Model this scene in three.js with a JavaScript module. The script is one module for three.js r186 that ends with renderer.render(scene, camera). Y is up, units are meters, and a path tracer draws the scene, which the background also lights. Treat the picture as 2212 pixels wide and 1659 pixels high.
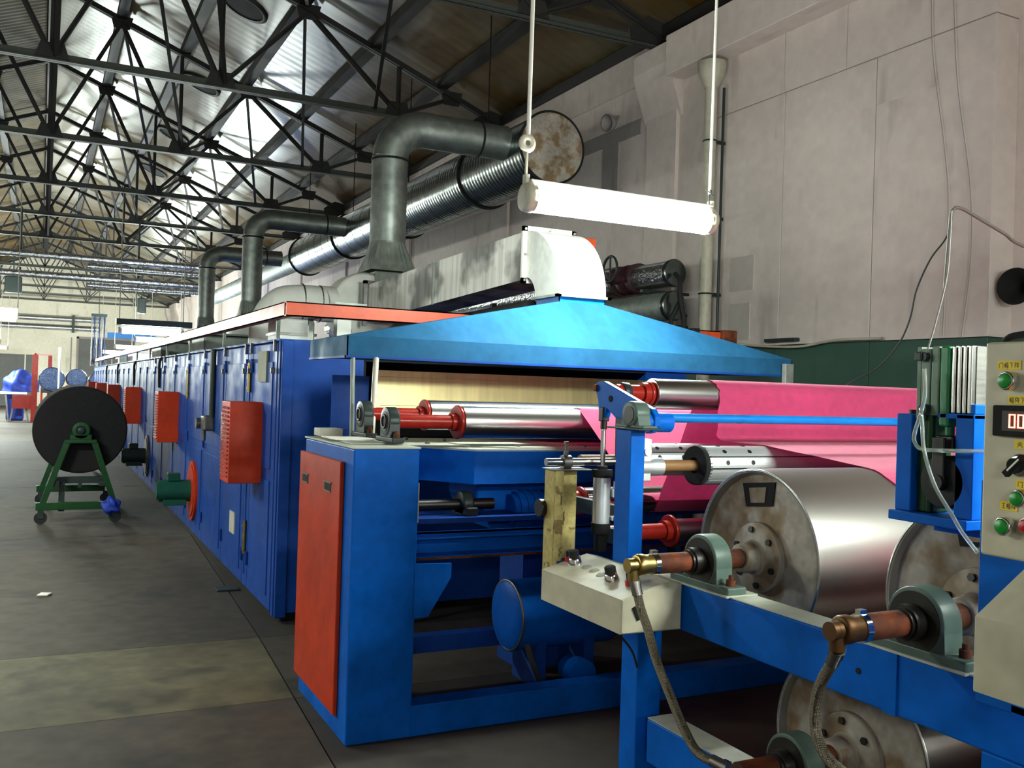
import * as THREE from 'three';
import { mergeGeometries } from 'three/addons/utils/BufferGeometryUtils.js';
import { RoundedBoxGeometry } from 'three/addons/geometries/RoundedBoxGeometry.js';
import { RectAreaLightUniformsLib } from 'three/addons/lights/RectAreaLightUniformsLib.js';
RectAreaLightUniformsLib.init();

// ---------- camera, exposure, lamps ----------
const W = 2212, H = 1659, RAD = Math.PI / 180;
const scene = new THREE.Scene();
scene.background = new THREE.Color(0x000000);
const camera = new THREE.PerspectiveCamera(44.25, W / H, 0.05, 200);
camera.position.set(0, 1.6, 0);
camera.rotation.order = 'YXZ';
camera.rotation.set(0.35 * RAD, -26.5 * RAD, 1.8 * RAD);
const renderer = new THREE.WebGLRenderer({ antialias: true });
renderer.toneMapping = THREE.LinearToneMapping;
renderer.toneMappingExposure = 4.2;
renderer.shadowMap.enabled = true;
// unseen tube lamps: [x, y, z, brightness]; the drum lamp is added fill light
const LAMP = 26, LAMP_COLOR = 0xf2fff6;
const LAMPS_HIDDEN = [[-1.9, 2.65, 3.67, 1, 'behind the camera on the left'], [3.0, 2.7, 3.67, 1.8, 'behind the camera on the right'], [2.9, 2.3, -.39, 1.5, 'over the cooling drums beside the camera as an added fill light'], [-1.9, 2.65, -4.45, .8, 'over the aisle beside the entry frame'], [-1.9, 2.65, -8.51, 2, 'over the aisle beside the oven'], [-1.9, 2.65, -12.57, .65, 'over the aisle left of the black roll']];

// ---------- helpers ----------
let seed = 7;
const rnd = () => { seed = (seed * 1664525 + 1013904223) >>> 0; return seed / 4294967296; };
const V = (x, y, z) => new THREE.Vector3(x, y, z);
const count = {}, origin = new Map();
function numbered(n) { const k = count[n] = (count[n] ?? -1) + 1; return k ? `${n}_${String(k).padStart(3, '0')}` : n; }
function thing(name, label, category, [x, y, z] = [0, 0, 0], group) {
  const o = new THREE.Group(); o.name = numbered(name); o.position.set(x, y, z); scene.add(o); origin.set(o, V(x, y, z));
  o.userData = { label, category }; if (group) o.userData.group = group;
  return o;
}
function structure(name, label) {
  const o = new THREE.Group(); o.name = name; scene.add(o); origin.set(o, V(0, 0, 0)); o.userData = { kind: 'structure' }; if (label) o.userData.label = label; return o;
}
function planarUV(g) {
  const p = g.attributes.position, n = g.attributes.normal, uv = new Float32Array(p.count * 2);
  for (let i = 0; i < p.count; i++) {
    const a = Math.abs(n.getX(i)), b = Math.abs(n.getY(i)), c = Math.abs(n.getZ(i));
    let u, v;
    if (a >= b && a >= c) { u = p.getZ(i); v = p.getY(i); } else if (b >= c) { u = p.getX(i); v = p.getZ(i); } else { u = p.getX(i); v = p.getY(i); }
    uv[2 * i] = u; uv[2 * i + 1] = v;
  }
  g.setAttribute('uv', new THREE.BufferAttribute(uv, 2));
}
function join(geos, keepUV) {
  const list = (Array.isArray(geos) ? geos : [geos]).flat(9).map((g) => {
    const q = g.index ? g.toNonIndexed() : g;
    if (!q.attributes.normal) q.computeVertexNormals();
    for (const k of Object.keys(q.attributes)) if (!['position', 'normal', 'uv'].includes(k)) q.deleteAttribute(k);
    if (!keepUV) planarUV(q);
    return q;
  });
  return list.length === 1 ? list[0] : mergeGeometries(list);
}
// a part: geometry given in world metres, hung under its thing (or part)
function part(parent, name, geos, mat, label, keepUV) {
  const g = join(geos, keepUV), o = origin.get(parent) ?? V(0, 0, 0);
  g.translate(-o.x, -o.y, -o.z);
  const m = new THREE.Mesh(g, mat); m.name = name; if (label) m.userData.label = label;
  parent.add(m); origin.set(m, o);
  return m;
}
function single(name, label, category, geos, mat, [x, y, z], group, keepUV) {   // a thing that is one mesh
  const g = join(geos, keepUV); g.translate(-x, -y, -z);
  const m = new THREE.Mesh(g, mat); m.name = numbered(name); m.position.set(x, y, z); m.userData = { label, category }; if (group) m.userData.group = group;
  scene.add(m); origin.set(m, V(x, y, z)); return m;
}
function box(x0, x1, y0, y1, z0, z1, r = 0) {
  const w = Math.abs(x1 - x0), h = Math.abs(y1 - y0), d = Math.abs(z1 - z0);
  const g = r > 0 ? new RoundedBoxGeometry(w, h, d, 2, Math.min(r, w * .49, h * .49, d * .49)) : new THREE.BoxGeometry(w, h, d);
  g.translate((x0 + x1) / 2, (y0 + y1) / 2, (z0 + z1) / 2); return g;
}
function aim(g, a, b) {   // a geometry along +y from 0 to its length, laid from a towards b
  const d = b.clone().sub(a).normalize();
  g.applyQuaternion(new THREE.Quaternion().setFromUnitVectors(V(0, 1, 0), d)); g.translate(a.x, a.y, a.z); return g;
}
const P = (a) => (Array.isArray(a) ? V(...a) : a);
function cyl(a, b, r, seg = 24, r1 = r, open = false) {
  a = P(a); b = P(b); const l = a.distanceTo(b), g = new THREE.CylinderGeometry(r1, r, l, seg, 1, open); g.translate(0, l / 2, 0); return aim(g, a, b);
}
function lathe(profile, a, b, seg = 40) { return aim(new THREE.LatheGeometry(profile.map(([r, t]) => new THREE.Vector2(r, t)), seg), P(a), P(b)); }
function bar(a, b, w, h, up = [0, 1, 0]) {   // a square bar from a to b, h along up
  a = P(a); b = P(b); const l = a.distanceTo(b), y = b.clone().sub(a).normalize();
  let z = V(...up); z.sub(y.clone().multiplyScalar(z.dot(y)));
  if (z.length() < 1e-3) z = V(1, 0, 0).sub(y.clone().multiplyScalar(y.x));
  z.normalize(); const x = y.clone().cross(z);
  const g = new THREE.BoxGeometry(w, l, h); g.translate(0, l / 2, 0); g.applyMatrix4(new THREE.Matrix4().makeBasis(x, y, z)); g.translate(a.x, a.y, a.z); return g;
}
function angle(a, b, s, t, up) {   // an L-section steel member
  a = P(a); b = P(b); const y = b.clone().sub(a).normalize(); let z = V(...(up ?? [0, 1, 0])); z.sub(y.clone().multiplyScalar(z.dot(y))).normalize(); const x = y.clone().cross(z);
  const o1 = z.clone().multiplyScalar(-s / 2 + t / 2), o2 = x.clone().multiplyScalar(s / 2 - t / 2);
  return [bar(a.clone().add(o1), b.clone().add(o1), s, t, up), bar(a.clone().add(o2), b.clone().add(o2), t, s, up)];
}
function prism(pts, axis, a, b, bevel = 0) {   // outline extruded along an axis: x -> (z,y), y -> (x,z), z -> (x,y)
  const s = new THREE.Shape(pts.map(([u, v]) => new THREE.Vector2(u, v)));
  const lo = Math.min(a, b), hi = Math.max(a, b);
  const g = new THREE.ExtrudeGeometry(s, { depth: hi - lo - 2 * bevel, bevelEnabled: bevel > 0, bevelSize: bevel, bevelThickness: bevel, bevelSegments: 1, curveSegments: 16 });
  g.translate(0, 0, lo + bevel);
  const m = axis === 'x' ? new THREE.Matrix4().set(0, 0, 1, 0, 0, 1, 0, 0, 1, 0, 0, 0, 0, 0, 0, 1) : axis === 'y' ? new THREE.Matrix4().set(1, 0, 0, 0, 0, 0, 1, 0, 0, 1, 0, 0, 0, 0, 0, 1) : new THREE.Matrix4();
  const q = g.toNonIndexed(); q.applyMatrix4(m);
  if (axis !== 'z') flip(q);
  q.computeVertexNormals(); return q;
}
function flip(g) {
  for (const k of Object.keys(g.attributes)) { const t = g.attributes[k], n = t.itemSize, a = t.array; for (let i = 0; i < t.count; i += 3) for (let c = 0; c < n; c++) { const x = a[(i + 1) * n + c]; a[(i + 1) * n + c] = a[(i + 2) * n + c]; a[(i + 2) * n + c] = x; } }
}
function slab(pts, t) {   // a sheet of metal between three or four corners, thickness t behind its face
  const p = pts.map(P), n = p[1].clone().sub(p[0]).cross(p[2].clone().sub(p[0])).normalize().multiplyScalar(-t), q = p.map((v) => v.clone().add(n)), f = [], k = p.length;
  const tri = (a, b, c) => f.push(...a.toArray(), ...b.toArray(), ...c.toArray());
  for (let i = 1; i + 1 < k; i++) { tri(p[0], p[i], p[i + 1]); tri(q[0], q[i + 1], q[i]); }
  for (let i = 0; i < k; i++) { const j = (i + 1) % k; tri(p[i], q[i], q[j]); tri(p[i], q[j], p[j]); }
  const g = new THREE.BufferGeometry(); g.setAttribute('position', new THREE.Float32BufferAttribute(f, 3)); g.computeVertexNormals(); return g;
}
function tube(pts, r, n = 64, seg = 10, tension = .5) { return new THREE.TubeGeometry(new THREE.CatmullRomCurve3(pts.map(P), false, 'catmullrom', tension), n, r, seg); }
function torus(c, axis, R, r, seg = 32, arc = Math.PI * 2) {
  const g = new THREE.TorusGeometry(R, r, 8, seg, arc); if (axis === 'x') g.rotateY(Math.PI / 2); if (axis === 'y') g.rotateX(Math.PI / 2); g.translate(...c); return g;
}
const hexNut = (a, b, r) => cyl(a, b, r, 6);

// ---------- textures ----------
function grid(n) { const g = new Float32Array(n * n); for (let i = 0; i < n * n; i++) g[i] = rnd(); return g; }
const GN = 64, G0 = grid(GN), G1 = grid(GN);
function vnoise(g, x, y, period) {   // tileable value noise
  const xi = Math.floor(x), yi = Math.floor(y), fx = x - xi, fy = y - yi, sx = fx * fx * (3 - 2 * fx), sy = fy * fy * (3 - 2 * fy);
  const w = (k) => ((k % period) + period) % period, at = (a, b) => g[(w(b) % GN) * GN + (w(a) % GN)];
  const a = at(xi, yi), b = at(xi + 1, yi), c = at(xi, yi + 1), d = at(xi + 1, yi + 1);
  return (a + (b - a) * sx) * (1 - sy) + (c + (d - c) * sx) * sy;
}
function fbm(u, v, f, oct = 4, g = G0, fy = f) { let s = 0, a = .5, t = 0; for (let o = 0; o < oct; o++) { s += a * vnoise(g, u * f, v * fy, f) ; t += a; a *= .5; f *= 2; fy *= 2; } return s / t; }
function tex(n, period, fn, srgb = true, h = n) {   // fn(u, v) -> [r,g,b] 0..1
  const d = new Uint8Array(n * h * 4);
  for (let y = 0; y < h; y++) for (let x = 0; x < n; x++) {
    const c = fn(x / n, y / h), i = (y * n + x) * 4;
    if (typeof c === 'number') { d[i] = d[i + 1] = d[i + 2] = Math.max(0, Math.min(255, c * 255)); } else for (let k = 0; k < 3; k++) d[i + k] = Math.max(0, Math.min(255, c[k] * 255));
    d[i + 3] = 255;
  }
  const t = new THREE.DataTexture(d, n, h); t.wrapS = t.wrapT = THREE.RepeatWrapping; t.magFilter = THREE.LinearFilter; t.minFilter = THREE.LinearMipmapLinearFilter; t.generateMipmaps = true;
  if (srgb) t.colorSpace = THREE.SRGBColorSpace; t.repeat.set(1 / period, 1 / period); t.needsUpdate = true; return t;
}
const paintMap = tex(512, 1.4, (u, v) => { const n = fbm(u, v, 6, 5), m = fbm(u, v, 40, 2, G1); const c = .86 + .16 * (n - .5) + .1 * (m - .5); return [c, c, c]; });
const paintRough = tex(512, 1.1, (u, v) => .8 + .5 * (fbm(u, v, 8, 4, G1) - .5), false);
const concreteMap = tex(1024, 5, (u, v) => {
  const n = fbm(u, v, 4, 6), m = fbm(u, v, 60, 3, G1), s = fbm(u, v, 12, 4, G1); let c = .8 + .5 * (n - .5) + .28 * (m - .5);
  if (s > .66) c -= (s - .66) * 1.6; return [c, c * .985, c * .95];
});
const concreteBump = tex(512, 2.3, (u, v) => .5 + .6 * (fbm(u, v, 10, 5) - .5), false);
const wallMap = tex(1024, 4, (u, v) => {
  const n = fbm(u, v, 3, 5), m = fbm(u, v, 50, 3, G1), d = fbm(u, v, 24, 3, G1, 5); let c = .93 + .12 * (n - .5) + .07 * (m - .5); if (d > .68) c -= (d - .68) * .5; return [c, c * .995, c * .985];
});
const roofMap = tex(1024, 4, (u, v) => {
  const n = fbm(u, v, 4, 5), m = fbm(u, v, 6, 5, G1, 3), f = fbm(u, v, 8, 4, G0, 60); const k = Math.max(0, Math.min(1, (m - .42) * 3.2)); const c = .82 + .45 * (n - .5) + .2 * (f - .5);
  return [c * (1 - .1 * k), c * (1 - .25 * k), c * (1 - .5 * k)];
});
const galvMap = tex(512, .8, (u, v) => { const n = fbm(u, v, 12, 3), m = fbm(u, v, 4, 3, G1); const c = .82 + .24 * (n - .5) + .2 * (m - .5); return [c, c, c]; });
const galvRough = tex(512, .6, (u, v) => .85 + .3 * (fbm(u, v, 14, 4, G1) - .5), false);
const scuffMap = tex(1024, 1.7, (u, v) => {
  const a = fbm(u, v, 3, 4), b = fbm(u, v, 60, 2, G1, 4), c = fbm(u, v, 9, 5, G1); const k = Math.max(0, Math.min(1, (a + .35 * (c - .5) - .47) * 7)); const g = .55 + .4 * k + .25 * (b - .5);
  return [g, g, g * .99];
});
const steelRough = tex(512, .5, (u, v) => .8 + .6 * (fbm(u, v, 3, 4, G1, 48) - .5), false);
const rustMap = tex(512, .35, (u, v) => { const n = fbm(u, v, 5, 5), m = fbm(u, v, 18, 3, G1); const k = Math.max(0, Math.min(1, (n - .35) * 2.6)); return [.38 + .4 * k + .15 * (m - .5), .2 + .2 * k + .1 * (m - .5), .09 + .09 * k]; });
const peelMap = tex(512, .5, (u, v) => { const n = fbm(u, v, 14, 4, G1), m = fbm(u, v, 32, 3), s = fbm(u, v, 24, 3, G0, 8); let c = [.78, .72, .5]; if (n > .7) c = [.56, .48, .3]; if (s > .74) c = [.4, .3, .16]; return c.map((k) => k + .2 * (m - .5)); });
const clothBump = tex(256, .02, (u, v) => .5 + .25 * Math.sin(u * Math.PI * 16) * Math.sin(v * Math.PI * 16) + .2 * (fbm(u, v, 32, 2) - .5), false);
const clothMap = tex(512, 1.5, (u, v) => { const n = fbm(u, v, 5, 4), m = fbm(u, v, 60, 2, G1); const c = .93 + .08 * (n - .5) + .1 * (m - .5); return [c, c, c]; });
const crinkle = tex(512, .45, (u, v) => { const a = fbm(u, v, 10, 4), b = fbm(u, v, 16, 3, G1); return Math.abs(a - .5) * 2.4 + Math.abs(b - .5) * 1.4; }, false);
const braidBump = tex(256, .02, (u, v) => .5 + .5 * Math.sin((u * 4 + v * 4) * Math.PI * 2) * Math.sin((u * 4 - v * 4) * Math.PI * 2), false);
const faceMap = tex(512, .9, (u, v) => { const n = fbm(u, v, 6, 5), m = fbm(u, v, 9, 4, G1), f = fbm(u, v, 50, 2, G1); const k = Math.max(0, Math.min(1, (m - .5) * 5)); const c = .84 + .34 * (n - .5) + .16 * (f - .5); return [c * (1 - .22 * k), c * (1 - .32 * k), c * (1 - .45 * k)]; });
const braidMap = tex(256, .014, (u, v) => { const k = Math.sin((u * 2 + v * 2) * Math.PI * 2) * Math.sin((u * 2 - v * 2) * Math.PI * 2); const c = .62 + .38 * k; return [c, c * .97, c * .92]; });
const pileBump = tex(256, .3, (u, v) => fbm(u, v, 32, 3), false);
const goldMap = tex(512, 1.1, (u, v) => { const a = fbm(u, v, 4, 4), b = fbm(u, v, 40, 3, G1, 3); const k = .9 + .14 * (a - .5) + .12 * (b - .5); return [k, k * .96, k * .8]; });

// ---------- materials ----------
const mat = (o) => new THREE.MeshStandardMaterial(o);
const paint = (color, roughness = .4, o = {}) => new THREE.MeshPhysicalMaterial({ color, roughness, specularIntensity: .5, map: paintMap, roughnessMap: paintRough, ...o });
const M = {
  floor: mat({ color: 0x4e453c, roughness: .8, map: concreteMap, bumpMap: concreteBump, bumpScale: .004 }),
  floorLit: mat({ color: 0x6a624b, roughness: .78, map: concreteMap, bumpMap: concreteBump, bumpScale: .004 }),  // paler concrete strip, the floor's band of light put into its colour
  floorShaded: mat({ color: 0x3c332b, roughness: .75, map: concreteMap, bumpMap: concreteBump, bumpScale: .004 }),  // darker concrete, the shade under the machine put into its colour
  joint: mat({ color: 0x1b1815, roughness: 1 }),
  wall: mat({ color: 0xdccfca, roughness: .85, map: wallMap }),
  wallFar: mat({ color: 0xe6dfce, roughness: .85, map: wallMap }),
  green: mat({ color: 0x2f5346, roughness: .6, map: wallMap }),
  greyDado: mat({ color: 0x6c6c6c, roughness: .8, map: wallMap }),
  greyStrip: mat({ color: 0x9a9292, roughness: .85, map: wallMap }),
  patch: mat({ color: 0xc4bcb6, roughness: .85, map: wallMap }),
  roof: mat({ color: 0x6e6248, roughness: .3, map: roofMap }),
  roofDull: mat({ color: 0x6e6248, roughness: .75, map: roofMap }),
  truss: mat({ color: 0x2e2b2a, roughness: .65, map: paintMap }),
  trussGreen: mat({ color: 0x4c504a, roughness: .6, map: paintMap }),
  black: mat({ color: 0x070707, roughness: .9 }),
  rubber: mat({ color: 0x141415, roughness: .75 }),
  blue: paint(0x0368d4, .55, { specularIntensity: .2 }),
  blueDark: paint(0x0a48a4, .72, { specularIntensity: .5 }),
  hood: paint(0x25648f, .85, { specularIntensity: .3 }),
  collarBlue: paint(0x0c7fd8, .4),
  orange: paint(0xd23c16, .55),
  rail: paint(0xd9552f, .45),
  red: paint(0xb02a1e, .35),
  cream: paint(0xd6ceb4, .5),
  creamWhite: paint(0xdcd6c4, .5),
  peel: mat({ color: 0xe8e2c8, roughness: .75, map: peelMap }),
  plate: mat({ color: 0xc9cbba, roughness: .55, map: paintMap }),
  galv: mat({ color: 0x7c8381, roughness: .25, metalness: .9, map: galvMap, roughnessMap: galvRough }),
  galvLight: mat({ color: 0xb2bab4, roughness: .42, metalness: .85, map: galvMap }),
  galvMatte: mat({ color: 0xaeb7ae, roughness: .6, metalness: .55, map: galvMap }),
  insul: mat({ color: 0xf2f4ee, roughness: .6, map: wallMap }),
  scuff: mat({ color: 0xe6e4de, roughness: .55, metalness: .35, map: scuffMap }),
  whiteSheet: mat({ color: 0xe4e4dc, roughness: .5, metalness: .1, map: paintMap }),
  steel: mat({ color: 0xb9b7b4, roughness: .27, metalness: 1 }),
  steelDull: mat({ color: 0x8d8a85, roughness: .55, metalness: .8, roughnessMap: steelRough, map: galvMap }),
  drum: mat({ color: 0xb8b6b2, roughness: .33, metalness: 1 }),
  drumFace: mat({ color: 0xb5aa9e, roughness: .62, metalness: .2, map: faceMap }),
  chrome: mat({ color: 0xd6d6d6, roughness: .12, metalness: 1 }),
  alu: mat({ color: 0xdfe1e2, roughness: .35, metalness: .75 }),
  brass: mat({ color: 0xb39a5c, roughness: .38, metalness: 1, roughnessMap: steelRough }),
  brassDirty: mat({ color: 0x6d4a28, roughness: .5, metalness: .7, map: galvMap }),
  rust: mat({ color: 0x9a8d76, roughness: .75, metalness: .15, map: rustMap }),
  hoseBrown: mat({ color: 0x544a42, roughness: .6 }),
  tan: mat({ color: 0x94683a, roughness: .6, map: paintMap }),
  castGreen: paint(0x5c6f66, .5),
  housing: paint(0x7f9885, .4),
  castDark: paint(0x2f3a38, .5),
  oily: mat({ color: 0x1c1714, roughness: .4, metalness: .2 }),
  gold: mat({ color: 0xfff7da, roughness: .4, metalness: .7, map: goldMap }),
  cloth: new THREE.MeshPhysicalMaterial({ color: 0xcf3a6f, roughness: .9, map: clothMap, bumpMap: clothBump, bumpScale: .0005, transmission: .2, thickness: 0, side: THREE.DoubleSide }),
  blackRoll: mat({ color: 0x0d0b0d, roughness: .95, bumpMap: pileBump, bumpScale: .004 }),
  greenPaint: paint(0x1a4a24, .45),
  greenBright: mat({ color: 0x1f7a48, roughness: .4 }),
  foil: mat({ color: 0xa8a8aa, roughness: .3, metalness: 1, bumpMap: crinkle, bumpScale: .006 }),
  tarp: mat({ color: 0x1c3fae, roughness: .6, map: clothMap }),
  wrap: mat({ color: 0x2c3c60, roughness: .3, metalness: .2, bumpMap: crinkle, bumpScale: .01 }),
  braid: mat({ color: 0xb5aa98, roughness: .4, metalness: .75, map: braidMap, bumpMap: braidBump, bumpScale: .0012 }),
  clear: new THREE.MeshPhysicalMaterial({ color: 0xe9f2ea, roughness: .12, transmission: .75, thickness: .006, ior: 1.4 }),
  white: mat({ color: 0xe6e2d6, roughness: .5 }),
  conduit: mat({ color: 0xcfc8b4, roughness: .55, map: paintMap }),
  notice: mat({ color: 0x98977f, roughness: .7, map: paintMap }),
  yellow: mat({ color: 0xd9b91c, roughness: .6 }),
  buttonGreen: mat({ color: 0x0a8a2a, roughness: .35 }),
  valveRed: mat({ color: 0x3a1a20, roughness: .5 }),
  redPlastic: mat({ color: 0xb01818, roughness: .4 }),
  skyBlue: mat({ color: 0x1f7fd8, roughness: .5 }),
  glassCap: new THREE.MeshPhysicalMaterial({ color: 0xf4f6f4, roughness: .06, transmission: .85, thickness: .01, ior: 1.5 }),
  glow: new THREE.MeshStandardMaterial({ color: 0xffffff, emissive: LAMP_COLOR, emissiveIntensity: 9, roughness: .5 }),
  digit: new THREE.MeshStandardMaterial({ color: 0xff5040, emissive: 0xff5038, emissiveIntensity: 5, roughness: .5 }),
};
// ---------- the setting ----------
const ZF = -54, ZB = 6.5, XR = 6, XL = -6;         // far wall, wall behind the camera, side walls
const roofY = (x) => 7.96 - .39 * Math.abs(x);
const TZ = (k) => -8.51 - 4.06 * (k - 1), TR = []; for (let k = 1; k <= 12; k++) TR.push(TZ(k));   // truss planes
{
  const f = structure('floor');
  part(f, 'joint_bed', box(XL - .3, XR + .5, -.25, -.03, ZF - .3, ZB + .3), M.joint);
  // slabs tinted for light and shade; the joint beside the machine runs a little askew
  const jx = (z) => 1.2 + (-z - 4.7) * .058, zs = [ZB + .3, -.9, -4.775, -5.99, -10.3, -15, -20, -27, -35, ZF - .3];
  for (let i = 0; i + 1 < zs.length; i++) {
    const a = zs[i] - .005, b = zs[i + 1] + (i === 1 || i === 2 ? 0 : .005), xa = Math.max(.9, Math.min(1.44, jx(a))), xb = Math.max(.9, Math.min(1.44, jx(b)));
    part(f, 'concrete_slab', prism([[XL - .3, a], [xa - .005, a], [xb - .005, b], [XL - .3, b]], 'y', -.1, 0), i === 2 ? M.floorLit : M.floor);
    part(f, 'concrete_slab', prism([[xa + .005, a], [XR + .5, a], [XR + .5, b], [xb + .005, b]], 'y', -.1, -.001), i < 4 && i !== 2 ? M.floorShaded : M.floor);
  }
}
{
  const w = structure('wall_right');
  part(w, 'backing_wall', box(6.25, 6.5, 0, 6.2, ZF, ZB), M.wall);
  part(w, 'dado', box(6.235, 6.25, 0, 2.1, -4.49, ZB), M.green);
  const panel = (z0, z1, y0, y1, m) => part(w, 'wall_panel', box(6, 6.25, y0, y1, z0 + .004, z1 - .004, .004), m);
  // near cladding up to the drop pipe; its end is rounded at the upper corner
  const zsLow = [-4.49, -5.57, -6.63, -7.7], zsHigh = [-5.9, -6.65, -7.7];
  for (let i = 0; i + 1 < 4; i++) { panel(zsLow[i + 1], zsLow[i], 2.085, 4.39, M.wall); panel(zsLow[i + 1], zsLow[i], 0, 2.08, M.green); }
  for (let i = 0; i + 1 < 3; i++) panel(zsHigh[i + 1], zsHigh[i], 4.398, 5.0, M.wall);
  const top = [[-5.896, 4.398], [-4.494, 4.398], [-4.494, 4.74]]; for (let k = 1; k <= 6; k++) { const a = k / 6 * Math.PI / 2; top.push([-4.744 + .25 * Math.cos(a), 4.74 + .25 * Math.sin(a)]); } top.push([-5.896, 4.99]);
  part(w, 'wall_panel', prism(top, 'x', 6, 6.25), M.wall);
  // far bays
  for (let z = -7.7, k = 0; z > ZF; z -= k % 2 ? 1.9 : 1.4, k++) { const z1 = Math.max(ZF, z - (k % 2 ? 1.4 : 1.9)); if (k > 26) break; panel(z1, z, 2.085, 5.4, M.wall); panel(z1, z, 0, 2.08, M.green); z = z1 + (k % 2 ? 1.9 : 1.4); }
  // ring beam under the eaves, columns with a corbel below each truss end
  const tb = structure('trim_1'); tb.userData.label = 'white ring beam under the eaves of the right wall';
  part(tb, 'ring_beam', box(5.75, 6.3, 4.94, 5.36, -8.17, ZB, .01), M.wall);
  part(tb, 'ring_beam', box(5.97, 6.3, 5.1, 5.5, ZF, -8.2), M.wall);
  const tc = structure('trim_2'); tc.userData.label = 'white wall columns with corbels under the roof trusses';
  TR.forEach((z) => {
    part(tc, 'column', box(5.96, 6.05, 0, 5.0, z - .28, z + .28, .012), M.wall);
    part(tc, 'corbel', prism([[5.8, 5.33], [6.05, 5.33], [6.05, 4.5], [5.97, 4.62], [5.83, 5.0], [5.8, 5.12]], 'z', z - .33, z + .33), M.wall);
  });
  // thin grey L-shaped strips on the far bay
  part(w, 'grey_band', [box(5.985, 6, 4.55, 4.72, -10.9, -8.95), box(5.985, 6, 3.95, 4.55, -9.75, -9.4)], M.greyStrip);
  part(w, 'patch_plate', [box(5.992, 6.001, 2.62, 2.95, -7.32, -6.98), box(5.992, 6.001, 2.15, 2.5, -7.32, -7.02)], M.patch);
}
{
  const w = structure('wall_left');
  part(w, 'wall_body', box(XL - .25, XL, 0, 5.9, ZF, ZB), M.wall);
  const b = structure('wall_back');
  part(b, 'wall_body', box(XL - .25, 6.5, 0, 8.2, ZB, ZB + .25), M.wall);
  const f = structure('wall_far');
  part(f, 'wall_body', box(XL - .25, 6.5, 2.62, 8.2, ZF - .25, ZF), M.wallFar);
  part(f, 'dado', box(XL - .25, -.15, 0, 2.62, ZF - .25, ZF), M.greyDado);
  part(f, 'dado', box(-.15, 6.5, 0, 2.62, ZF - .25, ZF), M.wallFar);
  for (const x of [-2.9, -.75, 1.35]) part(f, 'joint_strip', box(x - .03, x + .03, .05, 3.6, ZF, ZF + .02), x < 0 ? M.wallFar : M.greyStrip);
  const d = structure('door_1'); d.userData.label = 'grey sliding door in the far wall left of the oven';
  part(d, 'door_leaf', box(1.7, 4.4, 0, 3.55, ZF + .01, ZF + .09, .01), M.greyDado);
  part(d, 'door_frame', [box(1.6, 1.7, 0, 3.65, ZF, ZF + .12), box(1.6, 4.5, 3.55, 3.65, ZF, ZF + .12)], M.greyStrip);
}
// roof: corrugated sheets over purlins, one sheet course per truss bay
function corrugated(x0, x1, z0, z1, pitch, amp, wave) {   // ribbed sheet, a little buckled between its purlins
  const n = Math.round(Math.abs(z1 - z0) / pitch) * 4, g = new THREE.PlaneGeometry(1, 1, wave ? 24 : 1, n), p = g.attributes.position;
  for (let i = 0; i < p.count; i++) { const x = x0 + (x1 - x0) * (p.getX(i) + .5), t = .5 - p.getY(i), z = z0 + (z1 - z0) * t; p.setXYZ(i, x, roofY(x) + wave * (vnoise(G0, x * 1.1 + 9, -z * .7 + 3, 64) - .5) + amp * Math.cos(t * n / 4 * Math.PI * 2), z); }
  g.computeVertexNormals(); return g;
}
{
  const c = structure('ceiling');
  part(c, 'roof_deck', [slab([[0, 8.1, ZB + .3], [6.6, roofY(6.6) + .14, ZB + .3], [6.6, roofY(6.6) + .14, ZF - .3], [0, 8.1, ZF - .3]], .06), slab([[-6.4, roofY(6.4) + .14, ZB + .3], [0, 8.1, ZB + .3], [0, 8.1, ZF - .3], [-6.4, roofY(6.4) + .14, ZF - .3]], .06)], M.roofDull);
  const edges = [ZB, -.4, -4.45, ...TR, ZF];
  for (let i = 0; i + 1 < edges.length; i++) {
    part(c, 'roof_sheet', corrugated(.06, 6.2, edges[i], edges[i + 1], .2, .0012, .02), M.roof);
    part(c, 'roof_sheet', corrugated(-6.2, -.1, edges[i], edges[i + 1], .16, .012, 0), M.roofDull);
  }
  for (let k = 0; k <= 6; k++) { const y = roofY(k) - .075, s = .075; part(c, 'purlin', box(k - s, k + s, y - .065, y + .06, ZF, ZB), M.truss); }
  for (let k = 1; k <= 6; k++) { const y = roofY(k) - .075; part(c, 'purlin', box(-k - .075, -k + .075, y - .065, y + .06, ZF, ZB), M.truss); }
  for (let k = 0; k < 6; k++) {   // round dark ventilator mouths near the middle of each bay
    const z = -13.95 + 4.08 - 4.06 * k, x = 2.44, n = V(.39, 1, 0).normalize(), a = V(x, roofY(x) - .04, z), b = a.clone().addScaledVector(n, .1);
    part(c, 'ventilator_rim', lathe([[.3, 0], [.36, 0], [.36, .08], [.3, .08], [.3, 0]], a, b, 32), M.truss);
    part(c, 'ventilator_mouth', cyl(a.clone().addScaledVector(n, .012), b, .305, 28), M.black);
  }
}
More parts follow.
